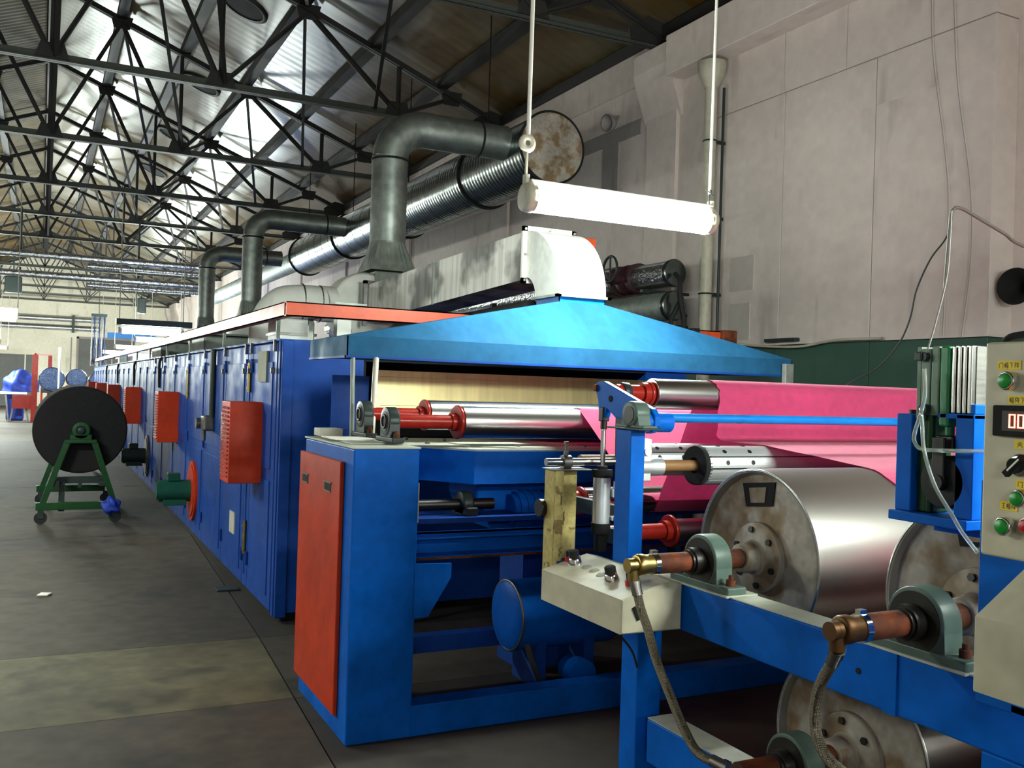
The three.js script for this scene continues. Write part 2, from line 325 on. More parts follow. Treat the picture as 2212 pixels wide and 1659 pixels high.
// roof trusses: bottom chord, sloping top chords, web members, gusset plates
{
  const ord = ['nearest', 'second nearest', 'third nearest', 'fourth nearest', 'fifth nearest', 'sixth nearest', 'seventh nearest', 'eighth nearest', 'ninth nearest', 'tenth nearest', 'eleventh nearest', 'farthest'];
  TR.forEach((z, i) => {
    const far = i > 5, t = thing('roof_truss', i === 0 ? 'dark steel roof truss nearest the camera, landing beside the cream drop pipe' : i === 1 ? 'second nearest dark steel roof truss, landing above the elbow of the tallest riser duct' : `${ord[i]} dark steel roof truss counted from the camera, crossing the hall`, 'roof truss', [6, 5.3, z]);
    const yc = 5.4, top = (x) => roofY(x) - .2;
    const L = (a, b, s) => (far ? bar(P([a[0], a[1], z]), P([b[0], b[1], z]), s, s * .7) : angle([a[0], a[1], z], [b[0], b[1], z], s, .012, [0, 0, 1]));
    part(t, 'bottom_chord', [box(-6, 6, yc - .05, yc - .036, z - .055, z + .055), box(-6, 6, yc - .05, yc + .05, z - .007, z + .007)], M.trussGreen);
    for (const s of [1, -1]) part(t, 'top_chord', [bar([0, top(0), z], [6 * s, top(6), z], .11, .014, [0, 1, 0]), bar([0, top(0) + .04, z], [6 * s, top(6) + .04, z], .014, .1, [0, 1, 0])], M.truss);
    for (const s of [1, -1]) {
      for (const x of [1.95, 4.35]) part(t, 'web_post', L([x * s, yc], [x * s, top(x)], .055), M.truss);
      for (const [b, u] of [[0, 1], [1.95, 1], [1.95, 3.05], [4.35, 3.05], [4.35, 5.15]]) part(t, 'web_brace', L([b * s, yc], [u * s, top(u)], .06), M.truss);
    }
    part(t, 'web_post', L([0, yc], [0, top(0)], .06), M.truss);
    if (!far) {
      for (const x of [0, 1.95, 4.35, -1.95, -4.35]) part(t, 'gusset_plate', prism([[x - .2, yc - .04], [x + .2, yc - .04], [x + .13, yc + .17], [x - .13, yc + .17]], 'z', z - .009, z + .009), M.truss);
      for (const x of [1, 3.05, 5.15, -1, -3.05, -5.15]) { const y = top(Math.abs(x)); part(t, 'gusset_plate', prism([[x - .17, y + .1], [x + .17, y + .1], [x + .12, y - .1], [x - .12, y - .1]], 'z', z - .009, z + .009), M.truss); }
      part(t, 'end_plate', prism([[5.55, 5.33], [6.02, 5.33], [6.02, 5.62], [5.75, 5.68], [5.5, 5.5]], 'z', z - .011, z + .011), M.truss);
    }
  });
  // the trusses above and behind the camera: only their lower chords matter, for the lamps hung from them
  [0, -1, -2].forEach((k, i) => { const t = thing('roof_truss', `roof truss outside the picture, ${['above the front machines', 'above the camera', 'behind the camera'][i]}`, 'roof truss', [6, 5.3, TZ(k)]), z = TZ(k); part(t, 'bottom_chord', box(-6, 6, 5.35, 5.45, z - .05, z + .05), M.trussGreen); for (const s of [1, -1]) part(t, 'top_chord', bar([0, roofY(0) - .2, z], [6 * s, roofY(6) - .2, z], .1, .06), M.truss); });
  // sway bracing from truss to truss: slanting bars under the ridge and under the second purlin
  for (let i = 0; i + 1 < 7; i++) {
    const a = TR[i] - .06, b = TR[i + 1] + .06;
    const t = thing('sway_brace', `crossed steel sway bracing between the ${ord[i]} and the ${ord[i + 1]} roof truss`, 'bracing', [0, 5.4, (a + b) / 2]);
    part(t, 'diagonal_bar', bar([.05, 5.42, a], [.05, roofY(0) - .25, b], .05, .04), M.truss);
    part(t, 'diagonal_bar', bar([.05, roofY(0) - .25, a], [.05, 5.42, b], .05, .04), M.truss);
    part(t, 'diagonal_bar', bar([2, 5.42, a], [3.02, roofY(3) - .16, b], .045, .035), M.truss);
    part(t, 'diagonal_bar', bar([4, 5.42, b], [3.02, roofY(3) - .16, a], .045, .035), M.truss);
    part(t, 'diagonal_bar', bar([2, 5.42, b], [1.02, roofY(1) - .16, a], .045, .035), M.truss);
  }
}
// ---------- tube lamps ----------
function tubeLight(x, y, z, len, k, hidden) {   // area lights of the tube's size just outside its faces
  for (const [dx, dy, dz, w] of [[0, 0, 1, 1], [0, 0, -1, 1], [0, -1, 0, .9], [0, 1, 0, .6]]) {
    const l = new THREE.RectAreaLight(LAMP_COLOR, LAMP * k * w, len, .1);
    l.position.set(x, y + dy * (dy > 0 ? .1 : .075), z + dz * .075); l.lookAt(x + dx, y + dy * 2, z + dz * 2); scene.add(l);
  }
}
function tubeLamp(label, x, y, z, k = 1, roof = 1, len = 1.27, r = .068) {
  const t = thing('tube_lamp', label, 'lamp', [x, y, z]), h = len / 2;
  part(t, 'diffuser', cyl([x - h + .05, y, z], [x + h - .05, y, z], r, 28), M.glow);
  part(t, 'gear_tray', [box(x - h + .03, x + h - .03, y + r, y + r + .02, z - .05, z + .05, .006)], M.white);
  for (const s of [-1, 1]) {
    part(t, 'end_cap', lathe([[.0, 0], [.05, 0], [.066, .012], [.07, .03], [.07, .075], [.0, .075]], [x + s * h, y, z], [x + s * (h - .08), y, z], 28), M.conduit);
    if (roof) part(t, 'suspension_rod', cyl([x + s * (h - .02), y + .08, z], [x + s * (h - .02), 5.36, z], .009, 8), M.conduit);
  }
  tubeLight(x, y, z, len - .14, k);
  return t;
}
{
  const x = 2.874, y = 2.622, z = -4.45, h = .63, t = thing('tube_lamp', 'glowing white tube lamp hanging in front of the hood on two pale cords', 'lamp', [x, y, z]);
  part(t, 'diffuser', cyl([x - h + .045, y, z], [x + h - .04, y, z], .076, 32), M.glow);
  part(t, 'gear_tray', box(x - h + .03, x + h - .03, y + .077, y + .092, z - .045, z + .045, .006), M.white);
  for (const s of [-1, 1]) part(t, 'end_cap', [lathe([[0, 0], [.055, 0], [.075, .01], [.081, .03], [.081, .06], [0, .06]], [x + s * h, y, z], [x + s * (h - .08), y, z], 32), box(x + s * (h - .02) - .012, x + s * (h - .02) + .012, y + .05, y + .12, z - .02, z + .02, .004)], M.conduit);
  const lx = x - h + .015, rx = x + h - .03, ring = y + .285;
  part(t, 'conduit_cord', cyl([lx + .01, ring + .035, z], [lx + .02, 5.37, z], .011, 12), M.white);
  part(t, 'hanger_ring', [lathe([[.016, -.012], [.045, -.012], [.05, 0], [.045, .012], [.016, .012], [.012, 0], [.016, -.012]], [lx + .005, ring, z], [lx + .005, ring, z + 1], 28)], M.conduit);
  part(t, 'ring_centre', cyl([lx + .005, ring, z - .008], [lx + .005, ring, z + .008], .016, 16), M.steelDull);
  part(t, 'hook_strap', bar([lx + .003, y + .06, z], [lx + .005, ring - .045, z], .016, .01), M.conduit);
  part(t, 'cord', cyl([rx, y + .16, z], [rx + .02, 5.37, z], .009, 10), M.white);
  part(t, 'wire_tie', [tube([[rx - .004, y + .03, z], [rx - .01, y + .1, z + .01], [rx, y + .19, z]], .004, 16, 6), torus([rx, y + .17, z], 'x', .014, .005, 12), bar([rx - .03, y + .185, z], [rx + .02, y + .15, z + .015], .005, .005)], M.black);
  tubeLight(x, y, z, 1.15, 1.5);
}
tubeLamp('far tube lamp glaring at the left edge above the aisle', -1.06, 2.74, TZ(4), 2.2, 1, 1.27, .125);  // tube drawn extra wide to stand for its glare
{ const z = TZ(4), t = tubeLamp('far tube lamp under a dark trough over the far part of the oven', 2.0, 2.56, z, 2.2); part(t, 'shading_trough', bar([1.32, 2.73, z], [2.78, 2.73, z], .3, .12), M.castDark); }
for (const k of [6, 8, 10]) { const o = { 6: 'third', 8: 'fourth', 10: 'farthest' }[k]; tubeLamp(`${o} tube lamp of the row over the aisle, near the far wall`, -1.9, 2.7, TZ(k), 8); tubeLamp(`${o} tube lamp of the row over the oven, near the far wall`, 2.95, 2.7, TZ(k), 6); }
LAMPS_HIDDEN.forEach(([x, y, z, k, where]) => { const t = tubeLamp(`tube lamp outside the picture, hung ${where}`, x, y, z, k); part(t, 'shading_trough', [box(x - .72, x + .72, y + .16, y + .2, z - .26, z + .26), bar([x - .72, y + .13, z - .29], [x + .72, y + .13, z - .29], .1, .02, [0, 1, .6]), bar([x - .72, y + .13, z + .29], [x + .72, y + .13, z + .29], .1, .02, [0, 1, -.6])], M.white); });  // white troughs added over the unseen lamps to keep light off the roof
// ---------- the drying oven ----------
const OZ0 = -6.32, OZ1 = -31, OX0 = 1.44, OX1 = 4.75, OH = 1.88;
{
  const t = thing('drying_oven', 'long blue drying oven with a row of doors and orange covers', 'oven', [3.1, 0, -18]);
  part(t, 'body', [box(OX0 + .012, OX1, .06, OH, OZ1, -7.2), box(OX0 + .012, OX1, .06, 1.18, -7.2, OZ0), box(OX0 + .012, 2.0, 1.18, OH, -7.2, OZ0), box(4.35, OX1, 1.18, OH, -7.2, OZ0), box(2.0, 4.35, 1.78, OH, -7.2, OZ0)], M.blueDark);
  part(t, 'mouth_lining', [box(2.0, 4.35, 1.18, 1.2, -7.19, OZ0 + .002), box(2.0, 2.015, 1.2, 1.77, -7.19, OZ0 + .002), box(2.0, 4.35, 1.765, 1.78, -7.19, OZ0 + .002), box(2.0, 4.35, 1.2, 1.77, -7.195, -7.18)], M.black);
  part(t, 'plinth', box(OX0 + .05, OX1 - .05, 0, .06, OZ1 + .05, OZ0 - .05), M.black);
  part(t, 'corner_strip', [box(OX0 - .012, OX0 + .04, .03, OH + .01, OZ0 - .09, OZ0 - .035, .006), box(OX0 - .006, OX0 + .07, .03, OH + .005, OZ0 - .02, OZ0 + .012, .006)], M.blueDark);
  const seams = [-6.42, -7.22, -7.42]; for (let z = -8.36; z > OZ1; z -= 1.115) seams.push(z); seams.push(OZ1);
  for (let i = 0; i + 1 < seams.length; i++) {
    const a = seams[i] - .006, b = seams[i + 1] + .006, w = a - b;
    if (w < .15) { part(t, 'filler_strip', box(OX0 - .004, OX0 + .02, .05, OH - .01, b, a, .004), M.blueDark); continue; }
    const d = part(t, 'door', box(OX0 - .016, OX0 + .02, .05, OH - .01, b, a, .008), M.blueDark);
    part(d, 'door_panel', [box(OX0 - .024, OX0 - .014, 1.0, OH - .14, b + .1, a - .1, .004), box(OX0 - .024, OX0 - .014, .14, .92, b + .1, a - .1, .004)], M.blueDark);
    for (const y of [.28, 1.0, 1.72]) part(d, 'hinge', cyl([OX0 - .028, y - .05, b + .016], [OX0 - .028, y + .05, b + .016], .011, 10), M.blueDark);
    if (i < 9) part(d, 'latch', [box(OX0 - .05, OX0 - .02, 1.66, 1.7, a - .05, a - .025, .004), box(OX0 - .035, OX0 - .015, OH - .07, OH + .011, a - .05, a - .03, .004)], M.steelDull);
  }
  // brass hinge rods beside the nearest doors
  for (const [z, y0, y1] of [[-7.28, 1.52, 1.74], [-10.62, 1.4, 1.72], [-7.28, .3, .55]]) part(t, 'hinge_rod', [cyl([OX0 - .03, y0, z], [OX0 - .03, y1, z], .013, 10), ...[.15, .5, .85].map((k) => cyl([OX0 - .03, y0 + (y1 - y0) * k - .012, z], [OX0 - .03, y0 + (y1 - y0) * k + .012, z], .018, 10))], M.brass);
  // orange louvred covers sticking out of the side
  [-6.79, -11.33, -15.9, -20.3, -24.7, -29].forEach((z1, i) => {
    const z0 = z1 - .33, x0 = OX0 - .25, c = part(t, 'fan_cover', [box(x0, OX0 - .016, .88, 1.455, z0, z1, .006)], M.orange, i ? undefined : 'nearest orange cover');
    const fins = []; for (let k = 0; k < 17; k++) for (let q = 0; q < 4; q++) { const a = z0 + .03 + q * .07, y = .92 + k * .03; fins.push(prism([[x0 + .002, y + .02], [x0 - .012, y + .006], [x0 - .012, y + .003], [x0 + .002, y]], 'z', a, a + .055)); }
    if (i < 3) { const l = part(c, 'louvre_fins', fins, M.red); l.userData.kind = 'stuff'; }
  });
  // fan wheels with green motors low on the side
  [-10.0, -14.6, -19.1].forEach((z, i) => {
    const g = part(t, 'fan_plate', [cyl([OX0 - .05, .48, z], [OX0 - .012, .48, z], .3, 40), cyl([OX0 - .06, .48, z], [OX0 - .05, .48, z], .26, 40)], i ? M.steelDull : M.orange);
    part(g, 'motor', [cyl([OX0 - .36, .48, z], [OX0 - .06, .48, z], .11, 20), cyl([OX0 - .38, .48, z], [OX0 - .36, .48, z], .09, 20), box(OX0 - .28, OX0 - .16, .58, .66, z - .06, z + .06, .01), box(OX0 - .32, OX0 - .1, .34, .4, z - .1, z + .1, .006)], i ? M.castDark : paint(0x1d5a4a, .45));
  });
  // paper notices
  part(t, 'notice_plate', box(OX0 - .034, OX0 - .02, 1.6, 1.82, -6.96, -6.68), M.notice);
  part(t, 'notice_sheet', box(OX0 - .034, OX0 - .02, .38, .55, -7.9, -7.7), M.creamWhite);
  part(t, 'switch_plate', [box(OX0 - .04, OX0 - .012, 1.1, 1.34, -8.42, -8.2, .004)], M.creamWhite);
  // cable trunks and valve gear on the side
  part(t, 'cable_pipe', [cyl([OX0 - .045, 1.26, -8.86], [OX0 - .045, 1.885, -8.86], .022, 12), cyl([OX0 - .045, 1.26, -8.94], [OX0 - .045, 1.885, -8.94], .016, 12)], M.castDark);
  part(t, 'valve', [box(OX0 - .12, OX0 - .02, 1.14, 1.28, -9.02, -8.84, .02), cyl([OX0 - .15, 1.2, -9.1], [OX0 - .05, 1.2, -9.1], .05, 16), cyl([OX0 - .1, 1.05, -8.95], [OX0 - .1, 1.16, -8.95], .02, 10)], M.steelDull);
  for (const z of [-13.3, -17.1, -20.9, -24.6]) part(t, 'cable', tube([[OX0 + .06, 1.885, z + .12], [OX0 - .01, 1.88, z + .08], [OX0 - .04, 1.8, z], [OX0 - .035, 1.48, z]], .018, 24, 8), M.rubber);
  part(t, 'roof_edge', box(OX0 - .02, OX1, OH, OH + .014, OZ1, OZ0 - .03), M.blueDark);
}
{ // rails on posts along the oven's roof edge
  const y0 = 2.035, y1 = 2.13, ys = OH + .014;
  const t = thing('guard_rail', 'long dusty pink-orange rail on short posts along the oven roof edge', 'rail', [1.44, OH, -6.2]);
  part(t, 'rail_channel', [box(1.41, 1.418, y0, y1, -30.6, -6.2), box(1.41, 1.47, y1 - .008, y1, -30.6, -6.2), box(1.41, 1.47, y0, y0 + .008, -30.6, -6.2)], M.rail);
  for (let k = 0; k < 12; k++) { const z = -6.6 - k * 2.15; part(t, 'post', box(1.45, 1.475, ys, y0 + .01, z - .012, z + .012), M.galvMatte); }
  const f = thing('guard_rail', 'bright orange cross rail over the oven front behind the blue hood', 'rail', [3, OH, -6.2]);
  part(f, 'rail_channel', [box(1.41, 4.95, y0, y1, -6.148, -6.14), box(1.41, 4.95, y1 - .008, y1, -6.2, -6.14), box(1.41, 4.95, y0, y0 + .008, -6.2, -6.14)], M.rail);
  for (const x of [1.62, 2.6, 4.2]) { part(f, 'post', box(x, x + .03, ys, y0 + .01, -6.4, -6.37), M.galvMatte); part(f, 'stay', bar([x + .015, y0 + .004, -6.16], [x + .015, y0 + .004, -6.4], .03, .008), M.galvMatte); }
  part(f, 'rail_clamp', box(4.66, 4.73, y0 - .015, y1 + .012, -6.21, -6.13, .004), M.black);
  part(f, 'rail_end', box(4.945, 5.09, y0 - .1, y1 + .01, -6.24, -6.1, .01), M.rust);
  single('tall_post', 'short orange post sticking up behind the white duct elbow', 'post', [box(3.79, 3.95, ys, 2.83, -6.62, -6.49, .006)], M.rail, [3.78, ys, -6.55]);
}
// ---------- extraction hood and its duct ----------
{
  const x0 = 1.44, x1 = 4.52, zf = -4.85, zb = -5.62, yb = 1.755, yt = 1.86, cx0 = 2.9, cx1 = 3.24, czf = -5.19, czb = -5.5, cy = 2.165, th = .006;
  const t = thing('extraction_hood', 'light blue sheet-metal extraction hood in front of the oven mouth', 'hood', [3, yb, -5.2]);
  const lip = .0;
  part(t, 'front_band', slab([[x0, yb, zf], [x1, yb, zf], [x1, yt, zf + lip], [x0, yt, zf + lip]], th), M.hood);
  part(t, 'back_band', slab([[x1, yb, zb], [x0, yb, zb], [x0, yt, zb], [x1, yt, zb]], th), M.hood);
  part(t, 'side_band', slab([[x0, yb, zb], [x0, yb, zf], [x0, yt, zf], [x0, yt, zb]], th), M.hood);
  part(t, 'side_band', slab([[x1, yb, zf], [x1, yb, zb], [x1, yt, zb], [x1, yt, zf]], th), M.hood);
  part(t, 'slope_panel', slab([[x0, yt, zf], [x1, yt, zf], [cx1, cy, czf], [cx0, cy, czf]], th), M.hood);
  part(t, 'slope_panel', slab([[x1, yt, zb], [x0, yt, zb], [cx0, cy, czb], [cx1, cy, czb]], th), M.hood);
  part(t, 'slope_panel', slab([[x0, yt, zb], [x0, yt, zf], [cx0, cy, czf], [cx0, cy, czb]], th), M.hood);
  part(t, 'slope_panel', slab([[x1, yt, zf], [x1, yt, zb], [cx1, cy, czb], [cx1, cy, czf]], th), M.hood);
  part(t, 'collar', [box(cx0, cx1, cy - .02, cy + .035, czf - .006, czf), box(cx0, cx1, cy - .02, cy + .035, czb, czb + .006), box(cx0, cx0 + .006, cy - .02, cy + .035, czb, czf), box(cx1 - .006, cx1, cy - .02, cy + .035, czb, czf)], M.collarBlue);
  part(t, 'rim_angle', [box(x0 - .004, x1 + .004, yb - .012, yb, zf - .03, zf + .004), box(x0 - .004, x0 + .03, yb - .012, yb, zb, zf)], M.blueDark);
  single('support_rod', 'thin grey rod between the column top and the left hood corner', 'rod', cyl([1.475, 1.326, -4.83], [1.475, 1.744, -4.855], .012, 10), M.galvMatte, [1.475, 1.325, -4.83]);
  single('support_rod', 'cream-painted rod between the column top and the hood edge', 'rod', cyl([1.515, 1.326, -4.62], [1.6, 1.744, -4.845], .015, 10), M.creamWhite, [1.515, 1.325, -4.62]);
  single('hood_post', 'grey post under the right end of the blue hood', 'post', [box(4.42, 4.49, 0, 1.83, -4.838, -4.8, .004)], M.galvMatte, [4.45, 0, -4.82]);
  // bolted elbow with a flange, then the long duct
  const ye = cy + .035, R = .47, r = .1, zc = -5.66, side = [[zc, ye + r + .0]];
  const arc = (rad, n, a0, a1) => [...Array(n + 1)].map((_, k) => { const a = a0 + (a1 - a0) * k / n; return [zc + rad * Math.cos(a), ye + rad * Math.sin(a)]; });
  const prof = [...arc(R, 16, 0, Math.PI / 2), ...arc(.16, 8, Math.PI / 2, 0)];
  const e = thing('duct_elbow', 'white curved duct elbow rising from the hood collar to a bolted flange', 'duct', [3.07, ye, -5.4]);
  part(e, 'side_sheet', prism(prof, 'x', cx0 - .005, cx0 + .004), M.whiteSheet);
  part(e, 'side_sheet', prism(prof, 'x', cx1 - .004, cx1 + .005), M.whiteSheet);
  const strip = (rad) => { const p = arc(rad, 24, 0, Math.PI / 2), f = []; for (let k = 0; k < 24; k++) { const [z0, y0] = p[k], [z1, y1] = p[k + 1]; f.push(cx0, y0, z0, cx1, y0, z0, cx1, y1, z1, cx0, y0, z0, cx1, y1, z1, cx0, y1, z1); } const g = new THREE.BufferGeometry(); g.setAttribute('position', new THREE.Float32BufferAttribute(f, 3)); g.computeVertexNormals(); return g; };
  part(e, 'outer_sheet', strip(R), M.whiteSheet); part(e, 'inner_sheet', strip(.16), M.whiteSheet);
  part(e, 'base_flange', [box(cx0 - .03, cx1 + .03, ye - .004, ye + .012, czf - .002, czf + .03), box(cx0 - .03, cx0, ye - .004, ye + .012, czb - .02, czf + .03), box(cx1, cx1 + .03, ye - .004, ye + .012, czb - .02, czf + .03)], M.galvMatte);
  const fx0 = cx0 - .035, fx1 = cx1 + .035, fy0 = ye + .12, fy1 = ye + R + .035, fz = zc;
  part(e, 'flange', [box(fx0, fx0 + .035, fy0, fy1, fz - .012, fz + .012), box(fx1 - .035, fx1, fy0, fy1, fz - .012, fz + .012), box(fx0, fx1, fy1 - .035, fy1, fz - .012, fz + .012), box(fx0, fx1, fy0, fy0 + .035, fz - .012, fz + .012)], M.white);
  for (const [x, y] of [[fx0 + .017, fy1 - .02], [fx0 + .017, fy0 + .02], [fx0 + .017, (fy0 + fy1) / 2], [(fx0 + fx1) / 2, fy1 - .018], [fx1 - .017, fy1 - .02]]) part(e, 'bolt', hexNut([x, y, fz + .012], [x, y, fz + .022], .01), M.steelDull);
  const d = thing('rectangular_duct', 'scuffed grey rectangular duct running from the fan to the flanged elbow', 'duct', [3, 2.3, -7.2]);
  const A = [[cx0, fy0 + .03, fz - .012], [cx1, fy0 + .03, fz - .012], [cx1, fy1 - .03, fz - .012], [cx0, fy1 - .03, fz - .012]], B = [[2.74, 2.2, -8.62], [3.06, 2.2, -8.62], [3.06, 2.55, -8.62], [2.74, 2.55, -8.62]];
  const mid = A.map((p, i) => p.map((c, k) => c + (B[i][k] - c) * .5));
  for (const [S, E] of [[A, mid], [mid, B]]) {
    part(d, 'duct_sheet', slab([S[0], S[3], E[3], E[0]], .004), M.scuff); part(d, 'duct_sheet', slab([S[3], S[2], E[2], E[3]], .004), M.scuff);
    part(d, 'duct_sheet', slab([S[2], S[1], E[1], E[2]], .004), M.scuff); part(d, 'duct_sheet', slab([S[1], S[0], E[0], E[1]], .004), M.scuff);
  }
  part(d, 'seam', box(mid[0][0] - .006, mid[0][0] + .002, mid[0][1] - .005, mid[3][1] + .005, mid[0][2] - .012, mid[0][2] + .012), M.galvMatte);
  part(d, 'end_flange', [box(2.7, 2.735, 2.16, 2.59, -8.65, -8.6), box(2.7, 3.09, 2.56, 2.59, -8.65, -8.6)], M.steelDull);
  for (const z of [-8.1, -6.6]) part(d, 'bearer', box(3.08, 3.12, OH + .014, 2.26, z, z + .04), M.castDark);
  single('black_pipe', 'black pipe running under the scuffed rectangular duct', 'pipe', [cyl([2.98, 2.1, -8.4], [2.98, 2.16, -5.72], .06, 18), box(2.96, 3.0, OH + .014, 2.08, -7.4, -7.36), box(2.96, 3.0, OH + .014, 2.1, -6.45, -6.41)], M.rubber, [3, 2.1, -7]);
}
// ---------- fans, risers and the main duct ----------
function ribbed(a, b, r, pitch) { a = P(a); b = P(b); const l = a.distanceTo(b), n = Math.round(l / pitch) * 4, p = []; for (let i = 0; i <= n; i++) p.push([r + .0015 * Math.cos(i / 4 * Math.PI * 2), l * i / n]); return lathe(p, a, b, 40); }
function ringed(a, b, r, m, n) { const out = [m === M.galv ? ribbed(a, b, r, .075) : cyl(a, b, r, 40, r, true)]; a = P(a); b = P(b); for (let k = 0; k <= n; k++) { const p = a.clone().lerp(b, k / n), q = p.clone().add(b.clone().sub(a).normalize().multiplyScalar(.012)); out.push(cyl(p, q, r + .0025, 32)); } return out; }
function riser(label, x, z, r, yBase, yTop, rings, withBase) {
  const t = thing('riser_duct', label, 'duct', [x, yBase, z]), R = r * 1.9, xe = 4.3;
  part(t, 'riser_pipe', ringed([x, yBase + .28, z], [x, yTop - R, z], r, M.galvLight, rings + 3), M.galvLight);
  const bend = []; for (let k = 0; k < 6; k++) { const a0 = Math.PI - k / 6 * Math.PI / 2, a1 = Math.PI - (k + 1) / 6 * Math.PI / 2, c = (a) => [x + R + R * Math.cos(a), yTop - R + R * Math.sin(a), z]; bend.push(cyl(c(a0), c(a1), r, 28, r, true)); const m = c(a1); bend.push(new THREE.SphereGeometry(r * .998, 24, 14).translate(...m)); }
  part(t, 'bend', bend, M.galvLight);
  part(t, 'branch_pipe', ringed([x + R, yTop, z], [xe, yTop, z], r, M.galvLight, 2), M.galvLight);
  part(t, 'joint_ring', torus([x, yTop - R - .015, z], 'y', r, .012), M.black); part(t, 'joint_ring', torus([xe - .3, yTop, z], 'x', r + .004, .012), M.black);
  // square to round base
  const s = r * 1.3, y0 = yBase, y1 = yBase + .3, f = [], n = 32;
  for (let k = 0; k < n; k++) { const e = (q) => { const a = q / n * Math.PI * 2 + Math.PI / 4, c = Math.cos(a), d = Math.sin(a), m = Math.max(Math.abs(c), Math.abs(d)); return [[x + s * c / m, y0, z + s * d / m], [x + r * c, y1, z + r * d]]; }; const [b0, t0] = e(k), [b1, t1] = e(k + 1); f.push(...b0, ...t0, ...t1, ...b0, ...t1, ...b1); }
  const g = new THREE.BufferGeometry(); g.setAttribute('position', new THREE.Float32BufferAttribute(f, 3)); g.computeVertexNormals();
  part(t, 'square_base', g, M.galvMatte);
  return t;
}
riser('tallest galvanised riser duct with an elbow, standing on the nearest fan', 3.05, -9.0, .178, 2.725, 4.2, 6);
riser('second galvanised riser duct with an elbow, behind the white insulated pipe', 2.87, -14.9, .155, 2.545, 4.14, 5);
riser('third and farthest galvanised riser duct with an elbow over the oven', 2.87, -19.4, .155, 2.545, 4.12, 5);
{
  const x = 4.66, y = 4.12, r = .365, t = thing('main_duct', 'big round galvanised duct with a closed end, hung along the right wall', 'duct', [x, y, -14]);
  part(t, 'duct_pipe', ringed([x, y, -18.6], [x, y, -8.6], r, M.galv, 22), M.galv);
  part(t, 'end_cover', cyl([x, y, -8.61], [x, y, -8.58], r + .004, 48), M.drumFace);
  part(t, 'end_rim', torus([x, y, -8.585], 'z', r + .006, .014, 48), M.black);
  for (const z of [-10.2, -12.9, -15.6, -18.6]) part(t, 'hanging_strap', [torus([x, y, z], 'z', r + .012, .014, 40), cyl([x, y + r, z], [x, roofY(x) - .1, z], .008, 6)], M.black);
  part(t, 'reducer', cyl([x, y, -18.62], [x, y, -19.5], r, 32, .2), M.galv);
  part(t, 'duct_tail', cyl([x, y, -19.5], [x, y, -30], .2, 24), M.galvMatte);
}
function fan(label, x, y, z, r, w, reach = .25) {
  const t = thing('blower_fan', label, 'fan', [x, OH, z]);
  part(t, 'scroll_case', [lathe([[.18, 0], [r - .03, 0], [r, .03], [r, w - .03], [r - .03, w], [.18, w]], [x, y, z - w / 2], [x, y, z + w / 2], 40), cyl([x, y, z + w / 2 - .02], [x, y, z + w / 2 - .005], .19, 28)], M.insul);
  part(t, 'neck', box(x + reach - .34, x + reach + .08, y + r * .6, y + r + .02, z - .2, z + .2, .01), M.galvMatte);
  for (const s of [-.2, .14]) part(t, 'stand', box(x + s, x + s + .06, OH + .014, y - r * .7, z - .2, z + .2), M.castDark);
  part(t, 'shaft_motor', [cyl([x, y, z - w / 2 - .5], [x, y, z - w / 2], .15, 24), box(x - .14, x + .14, OH + .014, y - .1, z - w / 2 - .4, z - w / 2 - .1)], M.blueDark);
  return t;
}
fan('insulated blower fan under the tallest riser duct', 2.78, 2.36, -8.97, .33, .36, .42);
fan('insulated blower fan under the second riser duct', 2.85, 2.22, -14.9, .3, .42);
fan('insulated blower fan under the third riser duct', 2.85, 2.22, -19.4, .3, .42);
{
  const t = thing('insulated_pipe', 'fat white insulated pipe bending from the oven roof to the fan', 'pipe', [1.75, OH, -8.9]);
  part(t, 'pipe_bend', tube([[1.83, 1.895, -8.7], [1.83, 2.0, -8.7], [1.85, 2.16, -8.72], [1.96, 2.31, -8.76], [2.14, 2.355, -8.8], [2.35, 2.36, -8.86]], .165, 48, 28, .5), M.insul);
  part(t, 'pipe_run', cyl([2.35, 2.36, -8.86], [2.46, 2.365, -8.9], .172, 28), M.insul);
  for (const [q, w] of [[2.34, -8.86], [2.16, -8.81]]) part(t, 'band', torus([q, 2.357, w], 'x', .17, .008), M.steelDull);
  const s = thing('insulated_duct_stub', 'white insulated duct stub under the rail at the near oven end', 'duct', [1.8, OH, -7.5]);
  part(s, 'stub', [box(1.62, 1.92, OH + .014, 2.1, -7.7, -7.35, .03)], M.insul);
  part(s, 'strap', box(1.61, 1.93, 1.97, 1.99, -7.71, -7.34), M.steelDull);
  const u = thing('duct_support', 'white post standing behind the front rail under the fan', 'support', [2.0, OH, -6.9]);
  part(u, 'post', box(1.98, 2.09, OH + .014, 2.2, -7.05, -6.95, .004), M.insul); part(u, 'cap', box(1.95, 2.2, 2.2, 2.215, -7.08, -6.92), M.galvMatte);
}
for (const [k, z] of [[0, -12.6], [1, -17.2], [2, -22.5], [3, -26.5]]) {
  const o = ['first', 'second', 'third', 'fourth'][k], t = thing('oven_vent_box', `grey insulated box on the oven roof behind the rail, ${o} from the near end`, 'vent box', [2.1, OH, z]);
  part(t, 'case', box(1.75, 2.6, OH + .014, 2.14 + .06 * (k % 2), z - .7, z + .7, .03), k === 2 ? M.insul : M.galvMatte); part(t, 'lid', box(1.72, 2.63, 2.15 + .06 * (k % 2), 2.175 + .06 * (k % 2), z - .73, z + .73, .008), M.galvMatte);
}
